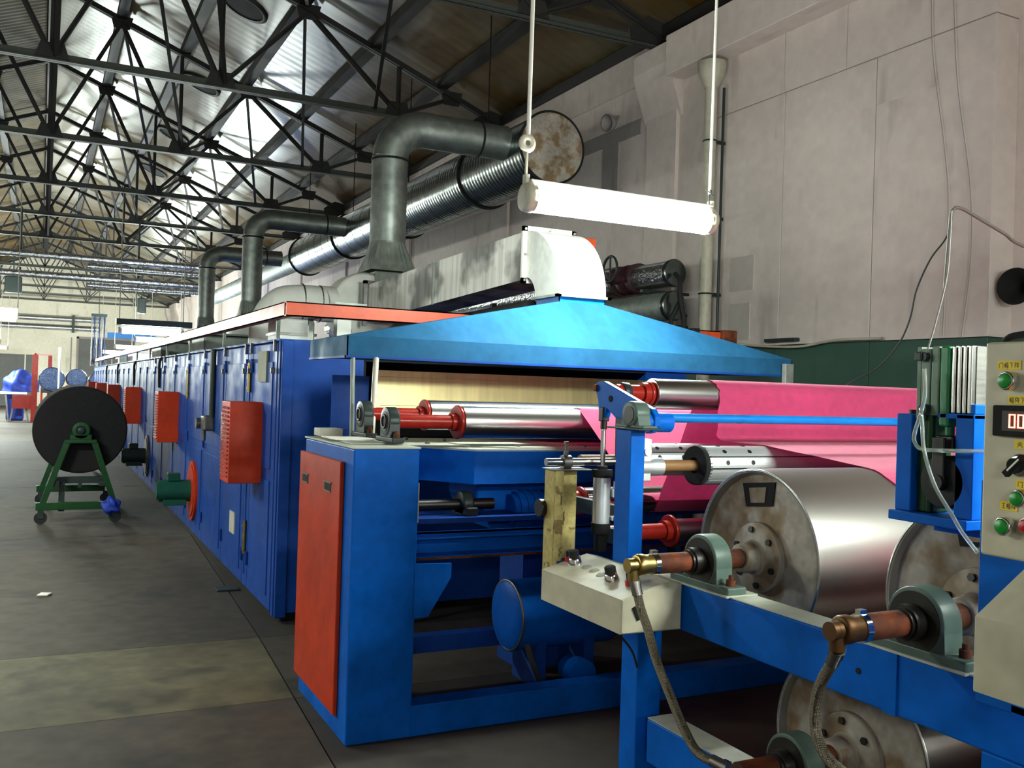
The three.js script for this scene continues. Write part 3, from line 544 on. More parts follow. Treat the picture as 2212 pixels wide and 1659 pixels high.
// ---------- blue entry frame in front of the oven ----------
function pillow(t, x, y, z, rOut, w, base, m = M.castGreen, ax = 1, open = .66) {   // a pillow-block bearing on a shaft along x, its foot at height base
  const p = part(t, 'housing', [lathe([[rOut * .62, -w / 2], [rOut * .95, -w / 2], [rOut, -w / 2 + .006], [rOut, w / 2 - .006], [rOut * .95, w / 2], [rOut * .62, w / 2]], [x, y, z], [x + ax, y, z], 32),
    prism([[z - rOut * .98, y], [z + rOut * .98, y], [z + rOut * 1.02, base + .02], [z - rOut * 1.02, base + .02]].map(([a, b]) => [a, b]), 'x', x - w / 2 + .003, x + w / 2 - .003),
    box(x - w * .55, x + w * .55, base, base + .026, z - rOut * 1.75, z + rOut * 1.75, .006)], m);
  part(p, 'seal', [cyl([x - w / 2 - .002, y, z], [x + w / 2 + .002, y, z], rOut * open, 28), torus([x - w / 2 - .002, y, z], 'x', rOut * .42, .007)], M.oily);
  for (const s of [-1, 1]) part(p, 'foot_bolt', [hexNut([x, base + .026, z + s * rOut * 1.38], [x, base + .044, z + s * rOut * 1.38], .015), cyl([x, base + .044, z + s * rOut * 1.38], [x, base + .058, z + s * rOut * 1.38], .008, 10)], M.rust);
  return p;
}
{
  const t = thing('entry_frame', 'blue steel entry frame with a tall column and an orange cover plate', 'machine frame', [1.4, 0, -4.45]);
  part(t, 'column', [box(1.25, 1.56, 0, 1.315, -4.9, -4.05, .008)], M.blue);
  part(t, 'column_top', [box(1.245, 1.565, 1.315, 1.324, -4.91, -4.045, .003), box(1.29, 1.46, 1.324, 1.332, -4.62, -4.25, .002)], M.plate);
  const pl = part(t, 'cover_plate', [prism([[-4.915, .1], [-4.915, 1.245], [-4.185, 1.245], [-4.185, .1]], 'x', 1.228, 1.249, .004)], M.orange);
  for (const z of [-4.8, -4.38]) part(pl, 'grip_slot', [box(1.2265, 1.23, 1.1, 1.135, z - .055, z + .055)], M.black);
  for (const z of [-4.8, -4.38]) part(pl, 'slot_lip', [box(1.222, 1.232, 1.135, 1.141, z - .065, z + .065), box(1.222, 1.232, 1.094, 1.1, z - .06, z + .06)], M.steelDull);
  part(t, 'gusset', prism([[1.55, .79], [1.735, .785], [1.735, .72], [1.625, .545], [1.55, .54]], 'z', -4.062, -4.05), M.blue);
  part(t, 'bottom_beam', box(1.5, 4.7, .0, .142, -4.17, -4.052, .006), M.blue);
  part(t, 'cross_beam', [box(1.54, 4.5, .8, .89, -4.32, -4.26), box(1.54, 4.5, .882, .89, -4.34, -4.16), box(1.54, 4.5, .79, .8, -4.34, -4.16)], M.blue);
  part(t, 'cross_beam_edge', box(1.56, 4.5, .786, .796, -4.158, -4.15), M.rust);
  part(t, 'inner_beam', [box(1.56, 4.5, .16, .25, -4.86, -4.78), box(1.56, 4.5, .91, .935, -4.75, -4.45)], M.blueDark);
  part(t, 'right_column', box(4.4, 4.7, 0, 1.315, -4.9, -4.05, .008), M.blue);
  part(t, 'green_prop', box(1.575, 1.625, .145, .36, -4.3, -4.25, .004), M.greenPaint);
  part(t, 'prop_foot', box(1.57, 1.63, .142, .2, -4.31, -4.24, .006), M.brass);
  part(t, 'edge_chip', [box(1.5585, 1.5615, .98, 1.16, -4.052, -4.046)], M.creamWhite);
}
{
  const t = thing('octagonal_tray', 'eight-sided blue tray with a pale dusty top beside the blue column', 'tray', [2.6, 0, -4.9]);
  const oct = [[2.04, -4.5], [3.3, -4.5], [3.62, -4.8], [3.62, -5.2], [3.3, -5.5], [2.02, -5.5], [1.78, -5.25], [1.78, -4.85]];
  part(t, 'tray_body', prism(oct, 'y', 1.1, 1.272), M.blue);
  part(t, 'tray_top', prism(oct.map(([x, z]) => [2.7 + (x - 2.7) * .995, -5 + (z + 5) * .99]), 'y', 1.272, 1.282), M.plate);
  part(t, 'lid', prism([[2.3, -4.54], [3.1, -4.54], [3.1, -5.0], [2.1, -5.0], [2.1, -4.7]], 'y', 1.282, 1.29), M.plate);
  for (const [x, z] of [[1.95, -4.95], [2.15, -5.2], [2.35, -4.62], [2.75, -4.58], [1.95, -5.3]]) part(t, 'screw', hexNut([x, 1.282, z], [x, 1.298, z], .014), M.steelDull);
  part(t, 'gear_housing', [prism([[2.16, 1.1], [2.9, 1.1], [2.9, .85], [2.4, .79], [2.25, .84], [2.16, 1.0]], 'z', -5.1, -4.7, .01)], M.blue);
  part(t, 'motor', [cyl([2.36, .94, -4.66], [2.72, .94, -4.66], .1, 28), cyl([2.33, .94, -4.66], [2.36, .94, -4.66], .085, 28), ...[0, 1, 2, 3, 4, 5].map((k) => cyl([2.4 + k * .045, .94, -4.66], [2.406 + k * .045, .94, -4.66], .108, 28))], M.blue);
  part(t, 'pedestal', [box(2.5, 2.8, 0, .85, -5.1, -4.8)], M.blueDark);
  const b = part(t, 'bearing', [lathe([[.03, -.03], [.068, -.03], [.07, -.02], [.07, .02], [.068, .03], [.03, .03]], [2.03, .985, -4.6], [3, .985, -4.6], 28), box(2.0, 2.06, .935, .98, -4.72, -4.48, .006)], M.castDark);
  part(b, 'shaft', cyl([1.7, .985, -4.6], [2.2, .985, -4.6], .03, 18), M.oily);
}
{
  const t = thing('blue_tank', 'round blue steel tank standing low behind the entry frame', 'tank', [2.55, 0, -4.62]);
  part(t, 'shell', lathe([[0, -.02], [.12, -.015], [.178, 0], [.19, .02], [.19, .62], [.178, .64], [0, .66]], [2.3, .375, -4.6], [3, .375, -4.6], 44), M.blue);
  part(t, 'end_ring', torus([2.312, .375, -4.6], 'x', .186, .008, 40), M.steelDull);
  for (const x of [2.42, 2.72]) part(t, 'saddle', box(x, x + .06, 0, .28, -4.74, -4.46), M.blueDark);
  part(t, 'side_motor', [cyl([2.62, .1, -4.38], [2.62, .1, -4.3], .08, 24), cyl([2.62, .1, -4.46], [2.62, .1, -4.38], .065, 24)], M.blue);
  single('bent_hose', 'dark hose looping down beside the round blue tank', 'hose', tube([[2.34, .26, -4.42], [2.36, .14, -4.36], [2.42, .03, -4.34], [2.56, .022, -4.32]], .016, 32, 8), M.rubber, [2.4, .02, -4.35]);
}
// rollers across the frame
function roller(name, label, x0, x1, y, z, r, shaftX, m = M.steel, red = true, fr = r + .004) {
  const t = thing(name, label, 'roller', [x0, y, z]);
  part(t, 'barrel', [lathe([[0, 0], [r - .004, 0], [r, .004], [r, x1 - x0 - .004], [r - .004, x1 - x0], [0, x1 - x0]], [x0, y, z], [x1, y, z], 44)], m);
  part(t, 'shaft', cyl([shaftX, y, z], [x0 - .02, y, z], red ? .034 : .02, 20), red ? M.red : M.steelDull);
  if (red) part(t, 'flange', [lathe([[.03, 0], [fr - .004, 0], [fr, .004], [fr, .014], [fr - .004, .018], [.03, .018]], [x0 - .022, y, z], [x0, y, z], 36), cyl([x0 - .05, y, z], [x0 - .02, y, z], .045, 20)], M.red);
  part(t, 'right_shaft', cyl([x1, y, z], [x1 + .22, y, z], .03, 16), red ? M.red : M.steelDull);
  return t;
}
const RA2 = [-4.7, 1.452, .078], RA1 = [-4.3, 1.432, .08], RL = [-3.6, 1.12, .058], RB = [-3.2, 1.602, .062], RE1 = [-2.86, 1.338, .074], RE2 = [-3.26, 1.328, .068], RM = [-3.3, 1.02, .05];
roller('steel_roller', 'front one of two steel rollers with red ends on the blue column', 1.86, 4.3, RA1[1], RA1[0], RA1[2], 1.478);
roller('steel_roller', 'rear one of two steel rollers with red ends on the blue column', 1.84, 4.3, RA2[1], RA2[0], RA2[2], 1.478);
roller('steel_roller', 'high steel roller with a red end carrying the pink cloth behind the blue lever', 2.23, 4.3, RB[1], RB[0], RB[2], 2.06, M.steel, true, .05);
roller('steel_roller', 'chrome roller in the fold of the pink cloth behind the blue post', 2.16, 4.3, RL[1], RL[0], RL[2], 2.0, M.chrome);
roller('steel_roller', 'low steel roller with a red flange left of the near drum', 2.43, 4.3, RM[1], RM[0], RM[2], 2.08, M.steel, true, .068);
{ // bearings of the two rollers, on the column top
  for (const [r, l] of [[RA1, 'front'], [RA2, 'rear']]) { const t = thing('pillow_bearing', `${l} dark green bearing on the blue column top`, 'bearing', [1.5, 1.33, r[0]]); pillow(t, 1.5, r[1] - .002, r[0], .07, .055, 1.332, M.castDark); }
  const t = thing('roller_support', 'steel bracket holding the high roller, the chrome roller and the low roller', 'bracket', [2.06, .6, -3.3]);
  part(t, 'bearing_plate', [lathe([[.034, -.015], [.042, -.015], [.042, .015], [.034, .015]], [2.1, RB[1], RB[0]], [3, RB[1], RB[0]], 24), bar([2.1, RB[1] - .04, RB[0]], [2.1, .9, -3.18], .04, .05, [1, 0, 0])], M.castDark);
  part(t, 'side_arm', [bar([2.08, 1.12, -3.18], [2.08, 1.12, -3.64], .03, .06), bar([2.1, 1.02, -3.18], [2.1, 1.02, -3.34], .03, .06)], M.castDark);
  part(t, 'foot_beam', [box(1.9, 2.14, .86, .92, -3.24, -2.7)], M.blueDark);
  single('wood_block', 'pale wooden block lying on the back of the blue column top', 'block', box(1.28, 1.4, 1.332, 1.372, -4.86, -4.74, .004), M.creamWhite, [1.34, 1.332, -4.8]);
  single('white_sheet_strip', 'flat white strip lying on the blue column top', 'sheet', box(1.27, 1.48, 1.3325, 1.3375, -4.68, -4.42, .002), M.white, [1.38, 1.332, -4.55]);
}
{ // brass coloured panel before the oven mouth
  const t = thing('heat_shield', 'long brass-coloured sheet panel in the oven mouth under the hood', 'panel', [3, 1.18, -5.9]);
  const lean = (g) => g.translate(0, -1.44, 5.9).rotateX(-5 * RAD).translate(0, 1.44, -5.9);
  part(t, 'sheet', [box(1.955, 4.3, 1.44, 1.69, -5.9, -5.885, .004), box(1.97, 4.29, 1.47, 1.66, -5.885, -5.877, .003)].map(lean), M.gold);
  part(t, 'border_frame', [box(1.94, 4.32, 1.68, 1.7, -5.915, -5.875), box(1.94, 1.975, 1.43, 1.7, -5.915, -5.872), box(1.94, 4.32, 1.425, 1.445, -5.915, -5.87)].map(lean), M.gold);
  for (const x of [2.05, 4.35]) part(t, 'leg', box(x, x + .05, 0, 1.44, -5.96, -5.92), M.castDark);
  const s = thing('side_plate', 'dull blue side plate left of the brass-coloured panel', 'panel', [1.8, .9, -5.95]);
  part(s, 'plate_sheet', box(1.68, 1.93, 1.3, 1.66, -5.98, -5.97, .003), M.blueDark); part(s, 'plate_stay', box(1.7, 1.74, 0, 1.3, -6.0, -5.98), M.castDark);
}
// ---------- the cloth ----------
function belt(cs) {   // taut band round circles [z, y, r, turn]; turn -1 passes over, +1 passes under
  const out = [];
  for (let i = 0; i + 1 < cs.length; i++) {
    const [z0, y0, r0, d0] = cs[i], [z1, y1, r1, d1] = cs[i + 1], dz = z1 - z0, dy = y1 - y0, L = Math.hypot(dz, dy), th = Math.atan2(dy, dz);
    // signed radii: band lies on the left of the travel direction of an over circle
    const s0 = -d0 * r0, s1 = -d1 * r1, b = Math.asin((s1 - s0) / L), n = th + b + Math.PI / 2;
    out.push([[z0 + s0 * Math.cos(n), y0 + s0 * Math.sin(n)], [z1 + s1 * Math.cos(n), y1 + s1 * Math.sin(n)], n]);
  }
  const pts = [out[0][0]];
  for (let i = 0; i < out.length; i++) {
    const steps = 6; for (let k = 1; k <= steps; k++) { const q = k / steps; pts.push([out[i][0][0] + (out[i][1][0] - out[i][0][0]) * q, out[i][0][1] + (out[i][1][1] - out[i][0][1]) * q]); }
    if (i + 1 < out.length) {
      const [z, y, r, d] = cs[i + 1], s = -d * r; let a = out[i][2], e = out[i + 1][2];
      while (d < 0 && e > a) e -= 2 * Math.PI; while (d < 0 && e < a - 2 * Math.PI) e += 2 * Math.PI; while (d > 0 && e < a) e += 2 * Math.PI; while (d > 0 && e > a + 2 * Math.PI) e -= 2 * Math.PI;
      const m = Math.max(2, Math.ceil(Math.abs(e - a) / .12)); for (let k = 1; k <= m; k++) { const q = a + (e - a) * k / m; pts.push([z + s * Math.cos(q), y + s * Math.sin(q)]); }
    }
  }
  return pts;
}
const DZ = [-2.37, -1.56], DY = 1.085, LZ = [-1.965, -1.155], LY = .6, DR = .285;
{
  const g = .004, path = belt([[-6.3, 1.345, 0, 1], [...RA2.slice(0, 2), RA2[2] + g, 1], [...RA1.slice(0, 2), RA1[2] + g, -1], [...RL.slice(0, 2), RL[2] + g, 1], [...RB.slice(0, 2), RB[2] + g, -1], [-3.11, 1.437, .02, 1], [...RE1.slice(0, 2), RE1[2] + g, -1], [DZ[0], DY, DR + g, -1], [LZ[0], LY, DR + g, 1], [DZ[1], DY, DR + g, -1], [LZ[1], LY, DR + g, 1], [-.75, 1.0, 0, 1]]);
  const x0 = 2.525, x1 = 4.22, f = [], uv = []; let s = 0; const nx = 14;
  const rowX = path.map((_, i) => x0 + .004 * Math.sin(i * 1.7) + .006 * Math.sin(i * .37)), pos = (i, j) => { const q = j / nx, x = rowX[i] + (x1 - rowX[i]) * q; return [x, path[i][1], path[i][0]]; };
  for (let i = 0; i + 1 < path.length; i++) {
    const l = Math.hypot(path[i + 1][0] - path[i][0], path[i + 1][1] - path[i][1]);
    for (let j = 0; j < nx; j++) { const A = pos(i, j), B = pos(i, j + 1), C = pos(i + 1, j + 1), D = pos(i + 1, j); f.push(...A, ...B, ...C, ...A, ...C, ...D); const U = [A[0], s], K = [B[0], s], Q = [C[0], s + l], T = [D[0], s + l]; uv.push(...U, ...K, ...Q, ...U, ...Q, ...T); }
    s += l;
  }
  const geo = new THREE.BufferGeometry(); geo.setAttribute('position', new THREE.Float32BufferAttribute(f, 3)); geo.setAttribute('uv', new THREE.Float32BufferAttribute(uv, 2)); geo.computeVertexNormals();
  single('cloth_web', 'bright pink cloth running over the rollers and the cooling drums', 'cloth', geo, M.cloth, [3.4, 1.3, -3.2], undefined, true);
}
// slatted expander rollers
function expander(label, x0, x1, [z, y, r], shaft) {
  const t = thing('expander_roller', label, 'roller', [x0, y, z]), n = 10;
  for (let k = 0; k < n; k++) {
    const a = k / n * Math.PI * 2 + .21, b = .27, p = []; for (let q = 0; q <= 4; q++) { const e = a - b + 2 * b * q / 4; p.push([z + r * Math.cos(e), y + r * Math.sin(e)]); } for (let q = 4; q >= 0; q--) { const e = a - b + 2 * b * q / 4; p.push([z + (r - .012) * Math.cos(e), y + (r - .012) * Math.sin(e)]); }
    const s = part(t, 'slat', prism(p, 'x', x0, x1), M.alu);
    if (k < 5) part(s, 'screw', [.08, .2].map((d) => cyl([x0 + d, y + (r - .004) * Math.sin(a), z + (r - .004) * Math.cos(a)], [x0 + d, y + (r + .001) * Math.sin(a), z + (r + .001) * Math.cos(a)], .009, 12)), M.oily);
  }
  part(t, 'end_disc', [lathe([[.03, 0], [r * .98, 0], [r * 1.0, .006], [r * 1.0, .03], [.03, .03]], [x0 - .022, y, z], [x0 + 1, y, z], 36)], M.black);
  part(t, 'core', cyl([x0, y, z], [x1, y, z], r - .016, 24), M.black);
  part(t, 'shaft', cyl([shaft, y, z], [x0, y, z], .021, 20), M.tan);
  return t;
}
expander('front aluminium slatted roller on a tan shaft before the pink cloth', 2.22, 4.3, RE1, 1.94);
expander('rear aluminium slatted roller half hidden behind the blue post', 2.2, 4.3, RE2, 1.94);
// ---------- cooling drum frame ----------
function drum(label, y, z) {
  const t = thing('cooling_drum', label, 'drum', [1.85, y, z]), x0 = 2.075, x1 = 4.4;
  part(t, 'shell', lathe([[DR - .02, .022], [DR - .013, .002], [DR - .011, 0], [DR - .002, 0], [DR, .002], [DR, x1 - x0]], [x0, y, z], [x1, y, z], 96), M.drum);
  const f = part(t, 'end_plate', lathe([[.05, .022], [DR - .016, .022], [DR - .012, .028]], [x0, y, z], [x1, y, z], 64), M.drumFace);
  part(t, 'far_end_plate', lathe([[.05, 0], [DR - .01, 0]], [x1 - .02, y, z], [x1, y, z], 48), M.drumFace);
  part(f, 'rim', torus([x0 + .003, y, z], 'x', DR - .006, .0045, 80), M.steel);
  const h = part(t, 'hub', [lathe([[.03, -.062], [.046, -.062], [.05, -.02], [.058, -.005], [.11, 0], [.113, .012], [.113, .024]], [x0, y, z], [x1, y, z], 44)], M.drumFace);
  const bolts = []; for (let k = 0; k < 6; k++) { const a = k / 6 * Math.PI * 2 + .7; bolts.push(hexNut([x0 - .01, y + .09 * Math.sin(a), z + .088 * Math.cos(a)], [x0 + .004, y + .088 * Math.sin(a), z + .088 * Math.cos(a)], .011)); }
  bolts.forEach((b) => part(h, 'hub_bolt', b, M.oily));
  const A = (dy, dz) => [x0 + .018, y + dy, z + dz];
  const n = part(t, 'number_plate', slab([A(.23, -.09), A(.155, -.07), A(.17, .055), A(.248, .065)], .006), M.black);
  part(n, 'plate_face', slab([A(.218, -.055), A(.17, -.045), A(.178, .02), A(.228, .025)].map(([a, b, c]) => [a - .003, b, c]), .004), M.drumFace);
  part(t, 'shaft', [cyl([1.685, y, z], [2.04, y, z], .031, 28)], M.rust);
  part(t, 'lock_collar', [cyl([1.815, y, z], [1.845, y, z], .043, 24), cyl([1.806, y, z], [1.815, y, z], .037, 24)], M.oily);
  part(t, 'far_shaft', cyl([x1, y, z], [4.75, y, z], .03, 20), M.rust);
  pillow(t, 1.885, y, z, .083, .066, y - .083, M.castGreen, 1, .87);
  return t;
}
drum('big steel cooling drum with hub and rust-brown shaft left of the control panel', DY, DZ[0]);
drum('upper steel cooling drum partly hidden behind the control panel', DY, DZ[1]);
drum('lower steel cooling drum under the slanting blue beam', LY, LZ[0]);
drum('lower steel cooling drum at the bottom right behind the braided hose', LY, LZ[1]);
// brass rotary joints with braided hoses
function joint(label, y, z, hose, hoseLabel, m) {
  const t = thing('rotary_joint', label, 'pipe fitting', [1.68, y, z]);
  part(t, 'barrel', [lathe([[0, 0], [.026, 0], [.03, .005], [.03, .045], [.033, .05], [.033, .07], [.026, .075], [0, .075]], [1.69, y, z], [1.6, y, z], 28)], m);
  part(t, 'elbow', [cyl([1.625, y, z], [1.6, y, z], .022, 20), cyl([1.585, y, z], [1.625, y, z], .0215, 20), cyl([1.608, y, z], [1.61, y - .045, z], .018, 18)], m);
  part(t, 'clamp', [cyl([1.672, y, z], [1.688, y, z], .0335, 24), box(1.67, 1.69, y + .028, y + .042, z - .008, z + .008)], M.chrome);
  const h = thing('braided_hose', hoseLabel, 'hose', [1.62, y - .3, z]);
  part(h, 'hose_body', tube(hose, .0135, 90, 14), M.braid);
  for (const [i, j] of [[0, 1], [hose.length - 1, hose.length - 2]]) { const a = P(hose[i]), b = P(hose[j]), d = b.clone().sub(a).normalize(); part(h, 'ferrule', [cyl(a.clone().addScaledVector(d, -.005), a.clone().addScaledVector(d, .04), .0165, 20), hexNut(a.clone().addScaledVector(d, -.012), a.clone().addScaledVector(d, .008), .02)], M.steel); }
}
joint('brass rotary joint on the big left drum shaft', DY, DZ[0], [[1.614, 1.035, -2.37], [1.628, .96, -2.355], [1.636, .9, -2.325], [1.64, .82, -2.283], [1.645, .74, -2.222], [1.65, .66, -2.155], [1.66, .61, -2.1], [1.685, .6, -2.02]], 'braided steel hose hanging from the left brass joint', M.brass);
joint('dirty brass rotary joint on the shaft beside the lower grey control box', DY, DZ[1], [[1.614, 1.035, -1.565], [1.628, 1.0, -1.592], [1.636, .945, -1.63], [1.64, .885, -1.65], [1.645, .82, -1.65], [1.65, .775, -1.62], [1.66, .75, -1.56], [1.68, .72, -1.42], [1.69, .62, -1.25]], 'braided steel hose curving down at the bottom right', M.brassDirty);
{
  const t = thing('drum_frame', 'blue steel frame with a long beam carrying the drums', 'machine frame', [1.9, 0, -1.9]);
  for (const x of [1.85, 4.6]) {
    part(t, 'top_beam', [box(x, x + .1, .85, 1.0, -2.7, -.7, .006)], M.blue);
    part(t, 'beam_cap', box(x + .003, x + .1, 1.0, 1.003, -2.66, -.7), M.plate);
    part(t, 'lower_beam', box(x, x + .1, .37, .515, -2.62, -.7, .006), M.blue);
    part(t, 'lower_cap', box(x + .003, x + .1, .515, .518, -2.62, -.7), M.plate);
    part(t, 'post', box(x, x + .1, 0, .99, -2.785, -2.685, .005), M.blue);
    part(t, 'post', box(x, x + .1, 0, .85, -1.375, -1.275, .005), M.blue);
    part(t, 'upper_post', box(x, x + .06, .99, 1.474, -2.862, -2.765, .004), M.blue);
    part(t, 'post_cap', box(x - .015, x + .09, 1.474, 1.48, -2.9, -2.7, .002), M.castDark);
  }
  for (const z of [-1.72, -1.25]) part(t, 'bolt_hole', cyl([1.848, .925, z], [1.852, .925, z], .008, 14), M.black);
  for (const z of [-2.52, -1.71]) part(t, 'shim', box(1.84, 1.96, 1.0, 1.006, z, z + .3), M.plate);
  part(t, 'tie_beam', [box(1.9, 4.65, .02, .12, -2.78, -2.7), box(1.9, 4.65, .02, .12, -1.36, -1.28)], M.blueDark);
  part(t, 'shadow_strip', [box(1.845, 1.851, .85, 1.0, -1.64, -1.6)], M.blue);  // raised strip put where only a shadow crosses the beam
  const br = part(t, 'shaft_bracket', [box(1.912, 1.95, 1.29, 1.44, -2.83, -2.78, .004)], M.alu);
  part(br, 'bracket_collar', [cyl([1.925, RE1[1], RE1[0] + .035], [2.02, RE1[1], RE1[0] + .035], .033, 24), cyl([1.91, 1.34, -2.8], [1.96, 1.34, -2.8], .03, 20), cyl([1.93, 1.395, -2.78], [1.93, 1.395, -2.772], .014, 14)], M.alu);
  const pb = part(t, 'lever_bearing', [lathe([[.024, -.03], [.044, -.03], [.047, -.022], [.047, .022], [.044, .03], [.024, .03]], [1.885, 1.527, -2.79], [3, 1.527, -2.79], 28), prism([[-2.835, 1.527], [-2.745, 1.527], [-2.73, 1.48], [-2.85, 1.48]], 'x', 1.86, 1.91), box(1.855, 1.915, 1.48, 1.49, -2.88, -2.7, .003)], M.castGreen);
  part(pb, 'bearing_core', cyl([1.853, 1.527, -2.79], [1.86, 1.527, -2.79], .03, 20), M.oily);
}
{ // lever, cross bar and air cylinder on the near post
  const t = thing('press_lever', 'blue lever plate with a long round blue bar in front of the pink cloth', 'lever', [1.94, 1.52, -2.79]);
  part(t, 'lever_plate', prism([[-3.147, 1.628], [-3.12, 1.64], [-3.087, 1.641], [-2.765, 1.545], [-2.742, 1.52], [-2.742, 1.49], [-2.76, 1.468], [-2.793, 1.462], [-2.87, 1.5], [-3.0, 1.512], [-3.06, 1.545], [-3.07, 1.51], [-3.11, 1.51], [-3.12, 1.57]], 'x', 1.93, 1.955, .003), M.blue);
  part(t, 'pivot_hole', [cyl([1.927, 1.578, -3.03], [1.93, 1.578, -3.03], .012, 16)], M.black);
  part(t, 'tip_pin', cyl([1.92, 1.618, -3.135], [1.965, 1.618, -3.135], .014, 16), M.rust);
  part(t, 'hub', cyl([1.9, 1.5, -2.78], [2.02, 1.5, -2.78], .035, 24), M.blue);
  part(t, 'cross_bar', cyl([1.95, 1.517, -2.78], [4.5, 1.517, -2.78], .0165, 24), M.collarBlue);
  const c = thing('air_cylinder', 'silver air cylinder with a bright rod under the blue lever tip', 'air cylinder', [1.94, 1.06, -3.09]), z = -3.09, x = 1.94;
  part(c, 'clevis', [box(x - .016, x + .016, 1.49, 1.545, z - .016, z + .016, .004), cyl([x, 1.46, z], [x, 1.5, z], .013, 6)], M.oily);
  part(c, 'rod', cyl([x, 1.3, z], [x, 1.48, z], .0095, 18), M.chrome);
  part(c, 'head_cap', [cyl([x, 1.275, z], [x, 1.305, z], .04, 28), cyl([x, 1.305, z], [x, 1.318, z], .02, 20)], M.black);
  part(c, 'barrel', cyl([x, 1.1, z], [x, 1.275, z], .034, 32), M.alu);
  part(c, 'base_cap', [cyl([x, 1.06, z], [x, 1.1, z], .037, 28), box(x - .02, x + .02, .99, 1.06, z - .02, z + .02, .005)], M.black);
  part(c, 'flow_valve', [box(x + .025, x + .05, 1.2, 1.235, z + .02, z + .05, .004), cyl([x + .04, 1.235, z + .035], [x + .04, 1.262, z + .035], .01, 12), box(x + .025, x + .05, 1.11, 1.13, z + .02, z + .05, .004)], M.chrome);
  const s = thing('worn_bracket', 'two worn cream steel uprights left of the blue post', 'bracket', [1.78, .96, -3.15]);
  part(s, 'upright', box(1.745, 1.751, .9, 1.3, -3.19, -3.11), M.peel); part(s, 'upright', [box(1.751, 1.81, .9, 1.3, -3.19, -3.184), box(1.81, 1.868, .9, 1.295, -3.165, -3.158), box(1.745, 1.78, .9, 1.3, -3.112, -3.105)], M.peel);
  part(s, 'top_plate', [box(1.735, 1.9, 1.3, 1.306, -3.2, -3.1, .002)], M.steelDull);
  const r = part(s, 'cross_rod', [cyl([1.725, 1.33, -3.15], [2.1, 1.33, -3.15], .015, 20)], M.steel);
  part(r, 'rod_collar', [cyl([1.795, 1.33, -3.15], [1.83, 1.33, -3.15], .026, 20), hexNut([1.812, 1.35, -3.15], [1.812, 1.37, -3.15], .01), cyl([1.812, 1.37, -3.15], [1.812, 1.405, -3.15], .005, 10), hexNut([1.812, 1.398, -3.15], [1.812, 1.408, -3.15], .01)], M.steelDull);
  part(s, 'side_roller', cyl([1.725, 1.15, -3.2], [1.745, 1.15, -3.2], .034, 24), M.oily);
  part(s, 'fixing_arm', box(1.76, 1.9, .9, .96, -3.2, -2.75), M.blueDark);
}
{ // cream switch box on the post
  const t = thing('valve_box', 'cream box with two chrome knobs fixed to the blue post', 'control box', [1.72, .86, -2.7]);
  part(t, 'case', prism([[1.62, .862], [1.84, .86], [1.84, 1.0], [1.8, 1.008], [1.62, .962]], 'z', -2.96, -2.44, .004), M.cream);
  const K = (x, z) => .962 + (x - 1.62) * .255;
  for (const [x, z] of [[1.715, -2.89], [1.695, -2.62]]) {
    const y = K(x), k = part(t, 'gauge', [lathe([[.026, 0], [.026, .012], [.022, .02], [.02, .034], [.0, .038]], [x, y, z], [x - .1, y + .5, z], 28)], M.chrome);
    part(k, 'gauge_cap', lathe([[.019, .034], [.019, .05], [.014, .054], [0, .054]], [x, y, z], [x - .1, y + .5, z], 24), M.black);
  }
  for (const [x, z] of [[1.72, -2.82], [1.715, -2.76], [1.705, -2.7]]) part(t, 'sight_dome', lathe([[.0, .012], [.012, .01], [.019, .004], [.021, 0]].reverse(), [x, K(x), z], [x - .1, K(x) + .5, z], 20), M.glassCap);
  for (const [x, z] of [[1.725, -2.975 + .03], [1.71, -2.53]]) { const y = K(x), k = part(t, 'push_fitting', cyl([x, y - .004, z], [x - .002, y + .018, z], .019, 20), M.redPlastic); part(k, 'fitting_top', cyl([x, y + .018, z], [x - .004, y + .04, z], .015, 16), M.black); }
  part(t, 'cable_gland', [bar([1.66, .94, -2.437], [1.68, .9, -2.437], .012, .006, [0, 0, 1])], M.black);
  single('conduit_stub', 'thin dark cable dropping from the cream box along the blue post', 'cable', tube([[1.7, .862, -2.7], [1.76, .8, -2.69], [1.82, .73, -2.68], [1.843, .67, -2.675]], .004, 24, 6), M.rubber, [1.75, .75, -2.69]);
}
